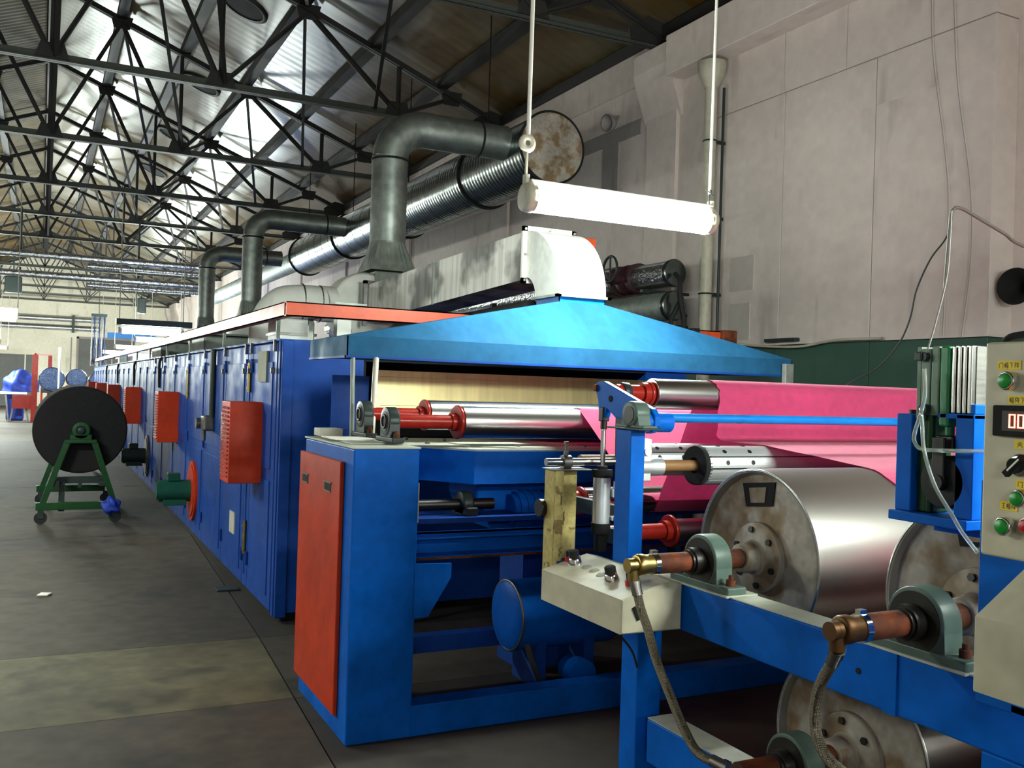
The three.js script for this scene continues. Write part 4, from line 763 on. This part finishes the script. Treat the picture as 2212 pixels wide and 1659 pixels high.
// ---------- guide unit, control panel and lower control box ----------
{
  const t = thing('guide_unit', 'small blue frame with a green air cylinder left of the control panel', 'machine unit', [1.93, 1.31, -1.56]);
  part(t, 'side_cheek', box(1.9, 2.02, 1.335, 1.572, -1.668, -1.622, .003), M.blue); part(t, 'side_cheek', [box(1.9, 2.02, 1.335, 1.577, -1.5, -1.452, .003), box(1.9, 2.0, 1.577, 1.6, -1.462, -1.45, .003)], M.blue);
  part(t, 'bottom_plate', box(1.88, 2.04, 1.312, 1.335, -1.67, -1.45, .003), M.blue);
  part(t, 'top_plate', [box(1.9, 2.02, 1.565, 1.577, -1.55, -1.452, .002)], M.blue);
  part(t, 'stay_arm', [box(1.96, 2.02, 1.29, 1.312, -1.6, -1.3), box(1.92, 1.98, .99, 1.6, -1.33, -1.27, .003)], M.blue);
  part(t, 'dark_slide', [box(1.92, 1.99, 1.336, 1.57, -1.62, -1.58, .004), cyl([1.93, 1.34, -1.59], [1.93, 1.57, -1.59], .012, 14)], M.greenPaint);
  part(t, 'bolt', hexNut([1.93, 1.572, -1.645], [1.93, 1.582, -1.645], .011), M.oily);
  const c = part(t, 'air_cylinder', [box(1.9, 1.96, 1.56, 1.735, -1.612, -1.6, .002), box(1.9, 1.96, 1.58, 1.73, -1.6, -1.575, .003), box(1.9, 1.96, 1.57, 1.735, -1.572, -1.55, .004)], M.housing);
  part(c, 'green_tube', [box(1.9, 1.95, 1.545, 1.735, -1.548, -1.522, .006), cyl([1.925, 1.51, -1.535], [1.925, 1.55, -1.535], .011, 14)], M.greenBright);
  part(c, 'profile_rib', [-1.515, -1.5, -1.486, -1.472].map((z) => box(1.9, 1.955, 1.577, 1.735, z, z + .01, .003)), M.steel);
  part(c, 'profile_back', box(1.915, 1.95, 1.577, 1.733, -1.52, -1.46), M.steelDull);
  part(c, 'air_fitting', [cyl([1.885, 1.71, -1.585], [1.9, 1.71, -1.585], .011, 14), box(1.88, 1.9, 1.7, 1.722, -1.605, -1.585, .003)], M.castDark); part(c, 'air_fitting', cyl([1.885, 1.585, -1.582], [1.905, 1.585, -1.582], .012, 14), M.castDark);
  const r = part(t, 'rubber_wheel', [lathe([[.02, 0], [.058, 0], [.062, .006], [.062, .07], [.058, .076], [.02, .076]], [1.9, 1.415, -1.535], [2.5, 1.415, -1.535], 32)], M.rubber);
  part(r, 'wheel_fork', [box(1.885, 1.895, 1.41, 1.52, -1.552, -1.518, .003), box(1.905, 1.99, 1.49, 1.525, -1.56, -1.51, .006), cyl([1.88, 1.415, -1.535], [1.9, 1.415, -1.535], .018, 16)], M.oily);
  single('air_hose', 'clear air hose looping from the green cylinder to the control panel', 'hose', tube([[1.86, 1.68, -1.557], [1.86, 1.622, -1.554], [1.86, 1.578, -1.563], [1.86, 1.528, -1.58], [1.86, 1.506, -1.579], [1.86, 1.491, -1.56], [1.86, 1.491, -1.509], [1.86, 1.494, -1.448], [1.83, 1.5, -1.36]], .0048, 80, 10), M.clear, [1.86, 1.5, -1.55]);
  single('air_hose', 'clear air hose slanting down across the small blue frame', 'hose', tube([[1.878, 1.585, -1.58], [1.85, 1.562, -1.552], [1.84, 1.503, -1.538], [1.84, 1.451, -1.522], [1.84, 1.4, -1.496], [1.84, 1.352, -1.457], [1.83, 1.316, -1.42], [1.8, 1.285, -1.36]], .0045, 80, 10), M.clear, [1.84, 1.4, -1.5]);
  single('air_hose', 'clear air hose rising from the green cylinder along the white wall', 'hose', tube([[1.9, 2.053, -1.528], [1.9, 1.982, -1.53], [1.9, 1.896, -1.536], [1.9, 1.788, -1.564], [1.895, 1.717, -1.582]], .0022, 60, 8), M.greyStrip, [1.9, 1.7, -1.57]);
}
function labelTexture(chars) {   // worn printing on yellow label tape: four square characters
  const c = document.createElement('canvas'); c.width = 64 * chars.length + 32; c.height = 96; const g = c.getContext('2d');
  g.fillStyle = '#e3c320'; g.fillRect(0, 0, c.width, c.height); g.strokeStyle = '#2a2410'; g.lineWidth = 6;
  chars.forEach((s, i) => s.forEach((l) => { g.beginPath(); l.forEach(([x, y], k) => (k ? g.lineTo(20 + i * 64 + x * 52, 18 + y * 60) : g.moveTo(20 + i * 64 + x * 52, 18 + y * 60))); g.stroke(); }));
  const t = new THREE.CanvasTexture(c); t.colorSpace = THREE.SRGBColorSpace; return t;
}
const CH = {
  men: [[[.1, .15], [.1, 1]], [[.2, 0], [.3, .12]], [[.35, .08], [.95, .08], [.95, 1], [.82, .92]]],
  fu: [[[.1, .25], [.1, .8]], [[.1, .25], [.36, .25], [.36, .75]], [[.23, 0], [.23, 1]], [[.46, .06], [1, .06]], [[.54, .2], [.92, .2], [.92, .42], [.54, .42], [.54, .2]], [[.5, .56], [.96, .56], [.96, 1], [.5, 1], [.5, .56]], [[.5, .78], [.96, .78]], [[.73, .56], [.73, 1]]],
  xia: [[[0, .08], [1, .08]], [[.48, .08], [.48, 1]], [[.52, .36], [.8, .56]]],
  jiang: [[[.08, .05], [.08, 1]], [[.08, .05], [.34, .05], [.2, .4], [.36, .6], [.22, .74]], [[.62, 0], [.44, .34]], [[.56, .14], [.9, .14], [.5, .5]], [[.6, .24], [1, .46]], [[.44, .6], [.98, .6]], [[.5, .78], [1, .78]], [[.74, .5], [.74, 1]]],
  guan: [[[.3, 0], [.4, .16]], [[.7, 0], [.6, .16]], [[.16, .26], [.86, .26]], [[.04, .52], [.98, .52]], [[.5, .26], [.5, .52], [.06, 1]], [[.52, .56], [.98, 1]]],
  kai: [[[.1, .1], [.9, .1]], [[.02, .48], [1, .48]], [[.34, .1], [.34, .5], [.1, 1]], [[.68, .1], [.68, 1]]],
  zhu: [[[.46, 0], [.56, .12]], [[.12, .2], [.9, .2]], [[.18, .56], [.86, .56]], [[.02, .96], [1, .96]], [[.5, .2], [.5, .96]]],
};
{
  const t = thing('control_panel', 'cream control panel with green buttons and a red digital display', 'control panel', [1.62, 1.31, -.95]), X = 1.6;
  part(t, 'case', box(X, X + .085, 1.317, 1.718, -1.203, -.72, .006), M.cream);
  part(t, 'back_plate', [box(X + .085, X + .11, 1.38, 1.56, -1.235, -.8), box(X + .11, X + .16, 1.38, 1.5, -1.2, -.8)], M.black);
  part(t, 'handle', tube([[X + .03, 1.716, -1.185], [X + .03, 1.73, -1.165], [X + .03, 1.733, -1.08], [X + .03, 1.73, -.98], [X + .03, 1.716, -.96]], .0075, 40, 12), M.black);
  const lab = (y, z, chars, w = .052, h = .0165) => {
    const m = new THREE.MeshStandardMaterial({ map: labelTexture(chars), roughness: .6 }), g = new THREE.PlaneGeometry(w, h); g.rotateY(-Math.PI / 2); g.translate(X - .0015, y, z);
    const l = part(t, 'label_plate', box(X - .0012, X + .001, y - h / 2, y + h / 2, z - w / 2, z + w / 2), M.yellow); part(l, 'print', g, m, undefined, true);
  };
  lab(1.674, -1.152, [CH.men, CH.fu, CH.xia, CH.jiang], .047); lab(1.61, -1.128, [CH.fu, CH.jiang, CH.xia, CH.men], .05); lab(1.529, -1.118, [CH.guan, CH.kai], .038); lab(1.457, -1.117, [CH.men, CH.kai], .03); lab(1.415, -1.145, [CH.zhu, CH.fu, CH.jiang], .035);
  const button = (y, z, m, r = .0155) => { const b = part(t, 'button', [lathe([[.0, -.004], [r * .98, -.004], [r, 0], [r, .016], [r * .82, .02], [r * .8, .016]], [X, y, z], [X - 1, y, z], 32)], M.chrome); part(b, 'button_cap', lathe([[0, .024], [r * .68, .023], [r * .76, .019], [r * .76, .01]].reverse(), [X, y, z], [X - 1, y, z], 28), m); };
  button(1.645, -1.147, M.buttonGreen, .0175); button(1.432 + .0, -1.118, M.buttonGreen, .0165); button(1.378, -1.146, M.buttonGreen, .0175); button(1.385, -1.1, M.redPlastic, .015);
  const d = part(t, 'display', [box(X - .012, X + .002, 1.543, 1.6, -1.176, -1.03, .003)], M.black);
  part(d, 'display_window', box(X - .0132, X - .011, 1.553, 1.59, -1.155, -1.04), M.oily);
  const seg = (z, segs) => { const w = .0052, hgt = .0115, y = 1.5715, T = .0022, q = { a: [-w, w, hgt, hgt], g: [-w, w, 0, 0], d: [-w, w, -hgt, -hgt], b: [w, w, 0, hgt], c: [w, w, -hgt, 0], f: [-w, -w, 0, hgt], e: [-w, -w, -hgt, 0] }; return [...segs].map((k) => { const [z0, z1, y0, y1] = q[k]; return box(X - .0145, X - .013, y + y0 - T / 2, y + y1 + T / 2, z + z0 - T / 2, z + z1 + T / 2); }); };
  [-1.134, -1.117, -1.1, -1.083].forEach((z) => part(d, 'digit', seg(z, 'abcdef'), M.digit));
  const s = part(t, 'selector_switch', [lathe([[0, 0], [.021, 0], [.021, .012], [.017, .018], [0, .018]], [X, 1.492, -1.118], [X - 1, 1.492, -1.118], 28)], M.steel);
  part(s, 'switch_lever', [bar([X - .025, 1.508, -1.102], [X - .025, 1.474, -1.136], .011, .012, [1, 0, 0]), cyl([X - .017, 1.492, -1.118], [X - .03, 1.492, -1.118], .0135, 20)], M.black);
  part(s, 'lever_mark', bar([X - .0325, 1.504, -1.106], [X - .0325, 1.482, -1.128], .003, .002, [1, 0, 0]), M.white);
  const p = thing('panel_post', 'broad blue steel plate below the cream control panel', 'post', [1.72, .9, -1.0]);
  part(p, 'plate', box(1.70, 1.76, 1.003, 1.45, -1.28, -.7, .004), M.blue); part(p, 'foot', box(1.70, 1.96, 1.003, 1.02, -1.2, -.72), M.blue); part(p, 'bracket', [box(1.67, 1.71, 1.4, 1.5, -1.15, -.8)], M.blueDark);
  const b = thing('lower_control_box', 'small cream box with a sloped top and a black-red knob under the control panel', 'control box', [1.6, 1.08, -1]);
  part(b, 'case', prism([[1.52, 1.088], [1.70, 1.088], [1.70, 1.3], [1.66, 1.3], [1.52, 1.218]], 'z', -1.148, -.72, .003), M.cream);
  part(b, 'lid_seam', box(1.5175, 1.5205, 1.205, 1.208, -1.14, -.72), M.castDark);
  const k = part(b, 'knob', cyl([1.588, 1.252, -1.045], [1.576, 1.274, -1.045], .017, 24), M.redPlastic); part(k, 'knob_cap', cyl([1.576, 1.272, -1.045], [1.565, 1.293, -1.045], .0165, 24), M.black);
}
// ---------- batch roller with the black roll in the aisle ----------
{
  const t = thing('batch_trolley', 'green A-frame trolley on castors standing in the aisle', 'trolley', [.41, 0, -12]), cx = .41, cy = 1.01;
  for (const z of [-11.32, -13.1]) {
    for (const s of [-1, 1]) part(t, 'leg', bar([cx + s * .13, .9, z], [cx + s * .36, .2, z], .06, .05, [0, 0, 1]), M.greenPaint);
    part(t, 'top_plate', [box(cx - .16, cx + .16, .87, .91, z - .035, z + .035, .006)], M.greenPaint);
    const h = part(t, 'bearing_housing', [lathe([[.05, -.03], [.088, -.03], [.09, -.02], [.09, .02], [.088, .03], [.05, .03]], [cx, cy, z], [cx, cy, z + 1], 32), box(cx - .11, cx + .11, .905, .965, z - .03, z + .03, .01)], M.greenPaint);
    part(h, 'bearing_cap', lathe([[0, .03], [.03, .03], [.045, .01], [.055, 0]].reverse(), [cx, cy, z + .005], [cx, cy, z + 1], 24), M.castDark);
    part(t, 'base_bar', box(cx - .42, cx + .36, .15, .23, z - .04, z + .04, .006), M.greenPaint);
    for (const s of [-1, 1]) {
      const c = part(t, 'castor', cyl([cx + s * .37, .065, z - .025], [cx + s * .37, .065, z + .025], .065, 24), M.rubber);
      part(c, 'castor_fork', [box(cx + s * .37 - .03, cx + s * .37 + .03, .125, .155, z - .04, z + .04), box(cx + s * .37 - .03, cx + s * .37 + .03, .06, .15, z + .027, z + .036), box(cx + s * .37 - .03, cx + s * .37 + .03, .06, .15, z - .036, z - .027)], M.castDark);
    }
  }
  part(t, 'side_bar', box(cx - .26, cx - .2, .4, .46, -13.1, -11.32), M.castDark); part(t, 'side_bar', box(cx + .2, cx + .26, .4, .46, -13.1, -11.32), M.castDark);
  part(t, 'cross_bar', [box(cx - .27, cx + .27, .42, .49, -11.5, -11.44)], M.castDark);
  part(t, 'rear_prop', box(cx - .2, cx - .14, .12, .46, -11.46, -11.4), M.castDark);
  part(t, 'tow_hook', [box(cx - .01, cx + .03, .37, .42, -11.46, -11.42, .006)], M.castDark);
  single('fabric_roll', 'huge roll of black fabric carried on the green A-frame trolley', 'fabric roll', [lathe([[0, .0], [.2, .004], [.46, .0], [.475, .012], [.48, .03], [.48, 1.55], [.47, 1.57], [0, 1.57]], [cx, cy, -11.42], [cx, cy, -20], 72)], M.blackRoll, [cx, cy - .48, -12.2]);
  single('roll_axle', 'steel axle through the black fabric roll', 'axle', [cyl([cx, cy, -11.42], [cx, cy, -11.355], .028, 18)], M.steelDull, [cx, cy, -11.4]);
  const r = thing('blue_rag', 'crumpled blue rag tied to the right end of the trolley base', 'rag', [cx + .4, .12, -11.28]), g = new THREE.SphereGeometry(.09, 28, 18), p = g.attributes.position;
  for (let i = 0; i < p.count; i++) { const a = p.getX(i), b = p.getY(i), c = p.getZ(i), k = 1 + .18 * Math.sin(a * 61 + b * 33) + .14 * Math.sin(c * 70 + b * 47); p.setXYZ(i, a * k, b * k * .95, c * k * .7); } g.computeVertexNormals(); g.translate(cx + .33, .19, -11.27);
  part(r, 'knot', g, M.tarp);
  single('paper_scrap', 'small white scrap of paper lying on the aisle floor', 'paper', prism([[.02, -7.62], [.09, -7.6], [.12, -7.67], [.05, -7.7]], 'y', .002, .012), M.white, [.06, 0, -7.65]);
  single('drain_grate', 'small dark metal plate on the floor at the foot of the oven', 'plate', box(1.24, 1.41, .001, .012, -7.52, -7.38, .003), M.castDark, [1.3, 0, -7.45]);
}
// ---------- right wall: drop pipe, pipe bundle, wires ----------
{
  const x = 5.8, z = -7.45, t = thing('drop_pipe', 'cream drop pipe with a funnel head on the white wall', 'pipe', [x, 2.1, z]);
  part(t, 'pipe_run', cyl([x, 0.002, z], [x, 4.66, z], .062, 24), M.conduit);
  part(t, 'funnel_head', lathe([[.065, 0], [.09, .05], [.125, .12], [.14, .19], [.142, .25], [.125, .25], [.12, .19], [.07, .06]], [x, 4.62, z], [x, 9, z], 32), M.conduit);
  for (const y of [2.6, 3.35, 4.1]) part(t, 'pipe_clip', [torus([x, y, z], 'y', .064, .008, 24), box(x + .05, 5.983, y - .015, y + .015, z - .012, z + .012)], M.castDark);
  single('side_conduit', 'thin dark conduit clipped beside the cream drop pipe', 'conduit', [cyl([5.86, 2.1, -7.33], [5.86, 4.6, -7.33], .014, 10)], M.castDark, [5.86, 2.1, -7.33]);
  const defs = [['upper', 5.55, 2.8, .13, -7.62, M.foil, true], ['middle', 5.5, 2.47, .14, -7.55, M.galvMatte, false], ['lowest', 5.55, 2.2, .11, -7.8, M.foil, false]];
  for (const [n, px, py, r, z0, m, valve] of defs) {
    const p = thing('wall_pipe', `${n} one of three fat pipes on brackets along the right wall behind the hood`, 'pipe', [px, py, z0]);
    part(p, 'pipe_run', cyl([px, py, z0], [px, py, -20], r, 28), m);
    part(p, 'end_cap', lathe([[r + .006, 0], [r + .01, .03], [r - .01, .05], [0, .055]], [px, py, z0 - .03], [px, py, z0 + 1], 28), M.galv);
    for (const z of [-8.0, -11, -14, -17]) part(p, 'wall_bracket', [bar([px - r, py - r - .025, z], [6, py - r - .025, z], .05, .03), bar([px - .1, py - r - .03, z], [5.99, py - r - .25, z], .03, .03)], M.castDark);
    if (valve) {
      const v = part(p, 'valve_body', [cyl([px, py, -8.62], [px, py, -8.56], r + .03, 24), cyl([px, py, -8.28], [px, py, -8.22], r + .03, 24), cyl([px - .05, py, -8.42], [px - .3, py, -8.42], .06, 20), new THREE.SphereGeometry(r + .03, 20, 14).translate(px, py, -8.42)], M.valveRed);
      part(v, 'hand_wheel', [torus([px - .32, py + .08, -8.3], 'x', .13, .014, 32), bar([px - .32, py + .08, -8.43], [px - .32, py + .08, -8.17], .015, .015), bar([px - .32, py - .05, -8.3], [px - .32, py + .21, -8.3], .015, .015, [0, 0, 1])], M.castDark);
    }
  }
  const h = thing('hanging_hoses', 'two dark hoses hanging from the end of the wall pipes beside the drop pipe', 'hose', [5.5, 2, -7.5]);
  part(h, 'hose', tube([[5.5, 2.78, -7.54], [5.48, 2.7, -7.44], [5.46, 2.55, -7.4], [5.5, 2.3, -7.38], [5.5, 2.06, -7.4]], .026, 32, 10), M.rubber);
  part(h, 'hose', tube([[5.48, 2.5, -7.42], [5.46, 2.42, -7.46], [5.42, 2.3, -7.48], [5.44, 2.1, -7.46]], .024, 32, 10), M.rubber);
  single('black_cable', 'loose black cable hanging in a curve before the white wall', 'cable', tube([[4.48, 2.578, -3.6], [4.428, 2.496, -3.6], [4.322, 2.384, -3.6], [4.222, 2.212, -3.6], [4.175, 2.046, -3.6], [4.093, 1.905, -3.6], [3.944, 1.775, -3.6], [3.732, 1.68, -3.6], [3.6, 1.6, -3.55]], .0045, 90, 8), M.rubber, [4.1, 1.7, -3.6]);
  single('brown_hose', 'brown hose arching in from the right edge before the white wall', 'hose', tube([[2.96, 2.02, -2.4], [2.972, 2.16, -2.4], [2.98, 2.262, -2.4], [2.99, 2.312, -2.4], [3.034, 2.326, -2.4], [3.15, 2.295, -2.4], [3.283, 2.256, -2.4], [3.42, 2.215, -2.4], [3.9, 2.1, -2.3], [4.6, 2.2, -2.2]], .0065, 100, 8), M.hoseBrown, [3, 2.3, -2.4]);
  single('wall_wire', 'left one of two thin wires hanging down the white wall', 'wire', tube([[5.97, 4.9, -5.05], [5.97, 4.62, -5.03], [5.97, 4.2, -5.0], [5.97, 3.45, -4.87], [5.97, 3.0, -4.83], [5.97, 2.1, -4.85]], .003, 60, 6), M.greyStrip, [5.97, 2.1, -5]);
  single('wall_wire', 'right one of two thin wires hanging down the white wall', 'wire', tube([[5.97, 4.9, -4.84], [5.97, 4.55, -4.83], [5.97, 3.95, -4.78], [5.97, 3.17, -4.65], [5.97, 2.63, -4.63], [5.97, 2.08, -4.69]], .003, 60, 6), M.greyStrip, [5.97, 2.1, -4.7]);
  single('wall_conduit', 'pale bent conduit along the top edge of the green dado', 'conduit', tube([[5.96, 2.11, -7.2], [5.96, 2.07, -6.7], [5.96, 2.06, -6.3], [5.96, 2.1, -5.9], [5.96, 2.1, -5.4]], .012, 40, 8), M.conduit, [5.96, 2.1, -6.4]);
  const c = thing('cable_clip', 'dark iron strip fixed on the wall above the green dado', 'bracket', [5.97, 2.12, -6.6]); part(c, 'strip', box(5.94, 5.998, 2.11, 2.14, -6.75, -6.35, .004), M.castDark);
  const f = thing('wall_horn', 'black round horn on the recessed wall at the right edge', 'loudspeaker', [6.2, 2.43, -4.37]);
  part(f, 'bell', lathe([[.03, 0], [.05, .06], [.08, .12], [.13, .16], [.122, .165], [.07, .13], [.03, .05]], [6.2, 2.43, -4.35], [4, 2.43, -4.0], 32), M.black); part(f, 'wall_base', box(6.19, 6.249, 2.37, 2.49, -4.4, -4.3, .006), M.black);
  const o = thing('eave_floodlight', 'unlit pale round lamp on the wall under the eaves left of the corbel', 'lamp', [5.85, 4.7, -9.4]);
  part(o, 'lamp_shell', lathe([[0, 0], [.04, .01], [.08, .06], [.1, .14], [.085, .14], [.04, .03]], [5.9, 4.75, -9.35], [5.2, 4.6, -9.2], 28), M.greyStrip); part(o, 'lamp_arm', bar([5.975, 4.85, -9.4], [5.9, 4.75, -9.35], .025, .025), M.greyStrip);
}
// ---------- the far end of the hall ----------
for (const [k, y] of [['upper', 4.33], ['lower', 3.88]]) {
  const t = thing('foil_pipe', `${k} of two foil-wrapped pipes crossing the hall above the aisle`, 'pipe', [-2, y, -24]);
  const r = .08; const crumple = (a, b, q) => { const n = 190, l = b[0] - a[0], p = []; for (let i = 0; i <= n; i++) p.push([q + (rnd() - .5) * .014, l * i / n]); return lathe(p, a, b, 20); };
  part(t, 'foil_wrap', crumple([-5.9, y, -24], [3.4, y, -24], r), M.foil); part(t, 'foil_wrap', crumple([.9, y - .14, -24.3], [3.4, y - .14, -24.3], r * .7), M.foil);
  for (const x of [-3, -.5, 2]) part(t, 'hanger', [box(x - .02, x + .02, y - .12, k === 'lower' ? y + .16 : 5.34, -24.2, -24.17)], M.castDark);
}
for (const [k, y] of [['upper', 4.5], ['lower', 4.05]]) {
  const t = thing('far_pipe', `${k} of two pipes fixed along the far wall`, 'pipe', [0, y, ZF + .3]);
  part(t, 'pipe_run', cyl([-6, y, ZF + .3], [2.6, y, ZF + .3], .13, 20), M.foil);
  for (const x of [-2, 1.4]) part(t, 'clamp', box(x - .06, x + .06, y - .22, y + .22, ZF + .03, ZF + .46), M.castDark);
}
{
  const g = thing('red_gantry', 'red steel portal frame standing at the far end of the aisle', 'frame', [0, 0, -35.7]);
  part(g, 'post', box(-.28, -.1, 0, 2.28, -35.8, -35.6, .01), M.red); part(g, 'post', box(.2, .33, 0, 2.28, -36.4, -36.25, .01), M.red); part(g, 'lintel', [bar([-.19, 2.3, -35.7], [.27, 2.3, -36.3], .08, .06)], M.red); part(g, 'low_panel', box(-.85, -.28, .45, .9, -35.9, -35.8), M.red);
  const t = thing('tarp_heap', 'blue tarpaulin heap on a trolley left of the red frame', 'tarpaulin', [-.8, .9, -37]), s = new THREE.SphereGeometry(.55, 36, 20, 0, Math.PI * 2, 0, Math.PI / 2), p = s.attributes.position;
  for (let i = 0; i < p.count; i++) { const a = p.getX(i), b = p.getY(i), c = p.getZ(i), k = 1 + .07 * Math.sin(a * 13 + c * 9) + .06 * Math.sin(b * 17 + a * 7); p.setXYZ(i, a * k * 1.05, b * k * 1.35, c * k); } s.computeVertexNormals(); s.translate(-.62, 1.0, -37);
  part(t, 'cover', s, M.tarp); part(t, 'hanging_skirt', box(-1.05, -.5, .005, 1.0, -37.4, -36.7, .08), M.tarp);
  const w = thing('work_trolley', 'pale metal trolley with splayed legs under the blue tarpaulin', 'trolley', [-.8, 0, -36.1]);
  part(w, 'tray', [box(-1.4, -.4, .92, 1.0, -36.25, -35.98, .01)], M.alu); for (const [a, b] of [[-1.3, -1.5], [-1.05, -.95], [-.75, -.9], [-.5, -.35]]) part(w, 'leg', bar([a, .92, -36.1], [b, 0, -36.1], .05, .05), M.steelDull);
  [['left-hand', .3, 1.48, -33, .38], ['middle', 1.02, 1.52, -33, .31], ['right-hand', 1.68, 1.45, -33, .3]].forEach(([n, x, y, z, r]) => {
    const q = thing('wrapped_roll', `${n} one of three plastic-wrapped blue rolls at the oven's far end`, 'fabric roll', [x, 0, z]);
    part(q, 'roll_body', lathe([[0, 0], [r * .5, .02], [r * .92, 0], [r, .06], [r, 1.2], [r * .9, 1.28], [0, 1.3]], [x, y, z], [x, y, z - 1], 36), M.wrap);
    part(q, 'cradle_leg', box(x - .3, x - .24, 0, y - r * .7, z - .2, z - .12), M.red); part(q, 'cradle_leg', box(x + .2, x + .26, 0, y - r * .7, z - .2, z - .12), M.red); part(q, 'cradle_bar', box(x - .3, x + .26, y - r - .06, y - r + .06, z - .9, z - .1), M.castDark);
  });
  single('pale_pole', 'pale upright pole before the wrapped rolls', 'pole', [cyl([.48, 0, -31.5], [.48, 2.45, -31.5], .035, 14), cyl([.62, 0, -31.5], [.62, 2.05, -31.5], .025, 12)].slice(0, 1), M.alu, [.48, 0, -31.5]);
  [['right-hand', 2.85, 3.95, .13], ['left-hand', -.85, 4.35, .24]].forEach(([n, x, y, r]) => { const h = thing('hanging_heater', `${n} one of two dark box heaters hanging under the far roof`, 'heater', [x, y, -32.87]); part(h, 'case', box(x - r, x + r, y - .25, y + .25, -33.05, -32.7, .04), M.castDark); part(h, 'hanger_strap', box(x - .02, x + .02, y + .25, 5.36, -32.9, -32.86), M.castDark); });
  const b = thing('cable_bundle', 'bundle of blue and white cables hanging above the oven far end', 'cable', [1.45, 2, -30.5]);
  for (let k = 0; k < 9; k++) { const x = 1.3 + k * .045, o = .03 * Math.sin(k * 2.1); part(b, 'cable', tube([[x, 3.4, -30.5 + o], [x + o, 2.9, -30.45], [x - o * .6, 2.3, -30.5 - o], [x + o, 1.92, -30.5]], .018, 24, 6), k % 3 ? M.wrap : M.steelDull); }
  part(b, 'head_clamp', box(1.27, 1.7, 3.38, 3.46, -30.56, -30.44), M.castDark); part(b, 'hanger', cyl([1.48, 3.46, -30.5], [1.48, 6, -30.5], .01, 6), M.castDark);
  single('blue_banner', 'bright blue board on the far wall above the oven', 'sign', [box(3.05, 5.4, 3.66, 3.95, ZF + .005, ZF + .06)], M.skyBlue, [4, 3.3, ZF + .2]);
}
// ---------- shadows for every mesh, then the picture ----------
scene.traverse((o) => { if (o.isMesh) { o.castShadow = true; o.receiveShadow = true; } if (o.isSpotLight || o.isPointLight) o.castShadow = true; });
renderer.render(scene, camera);
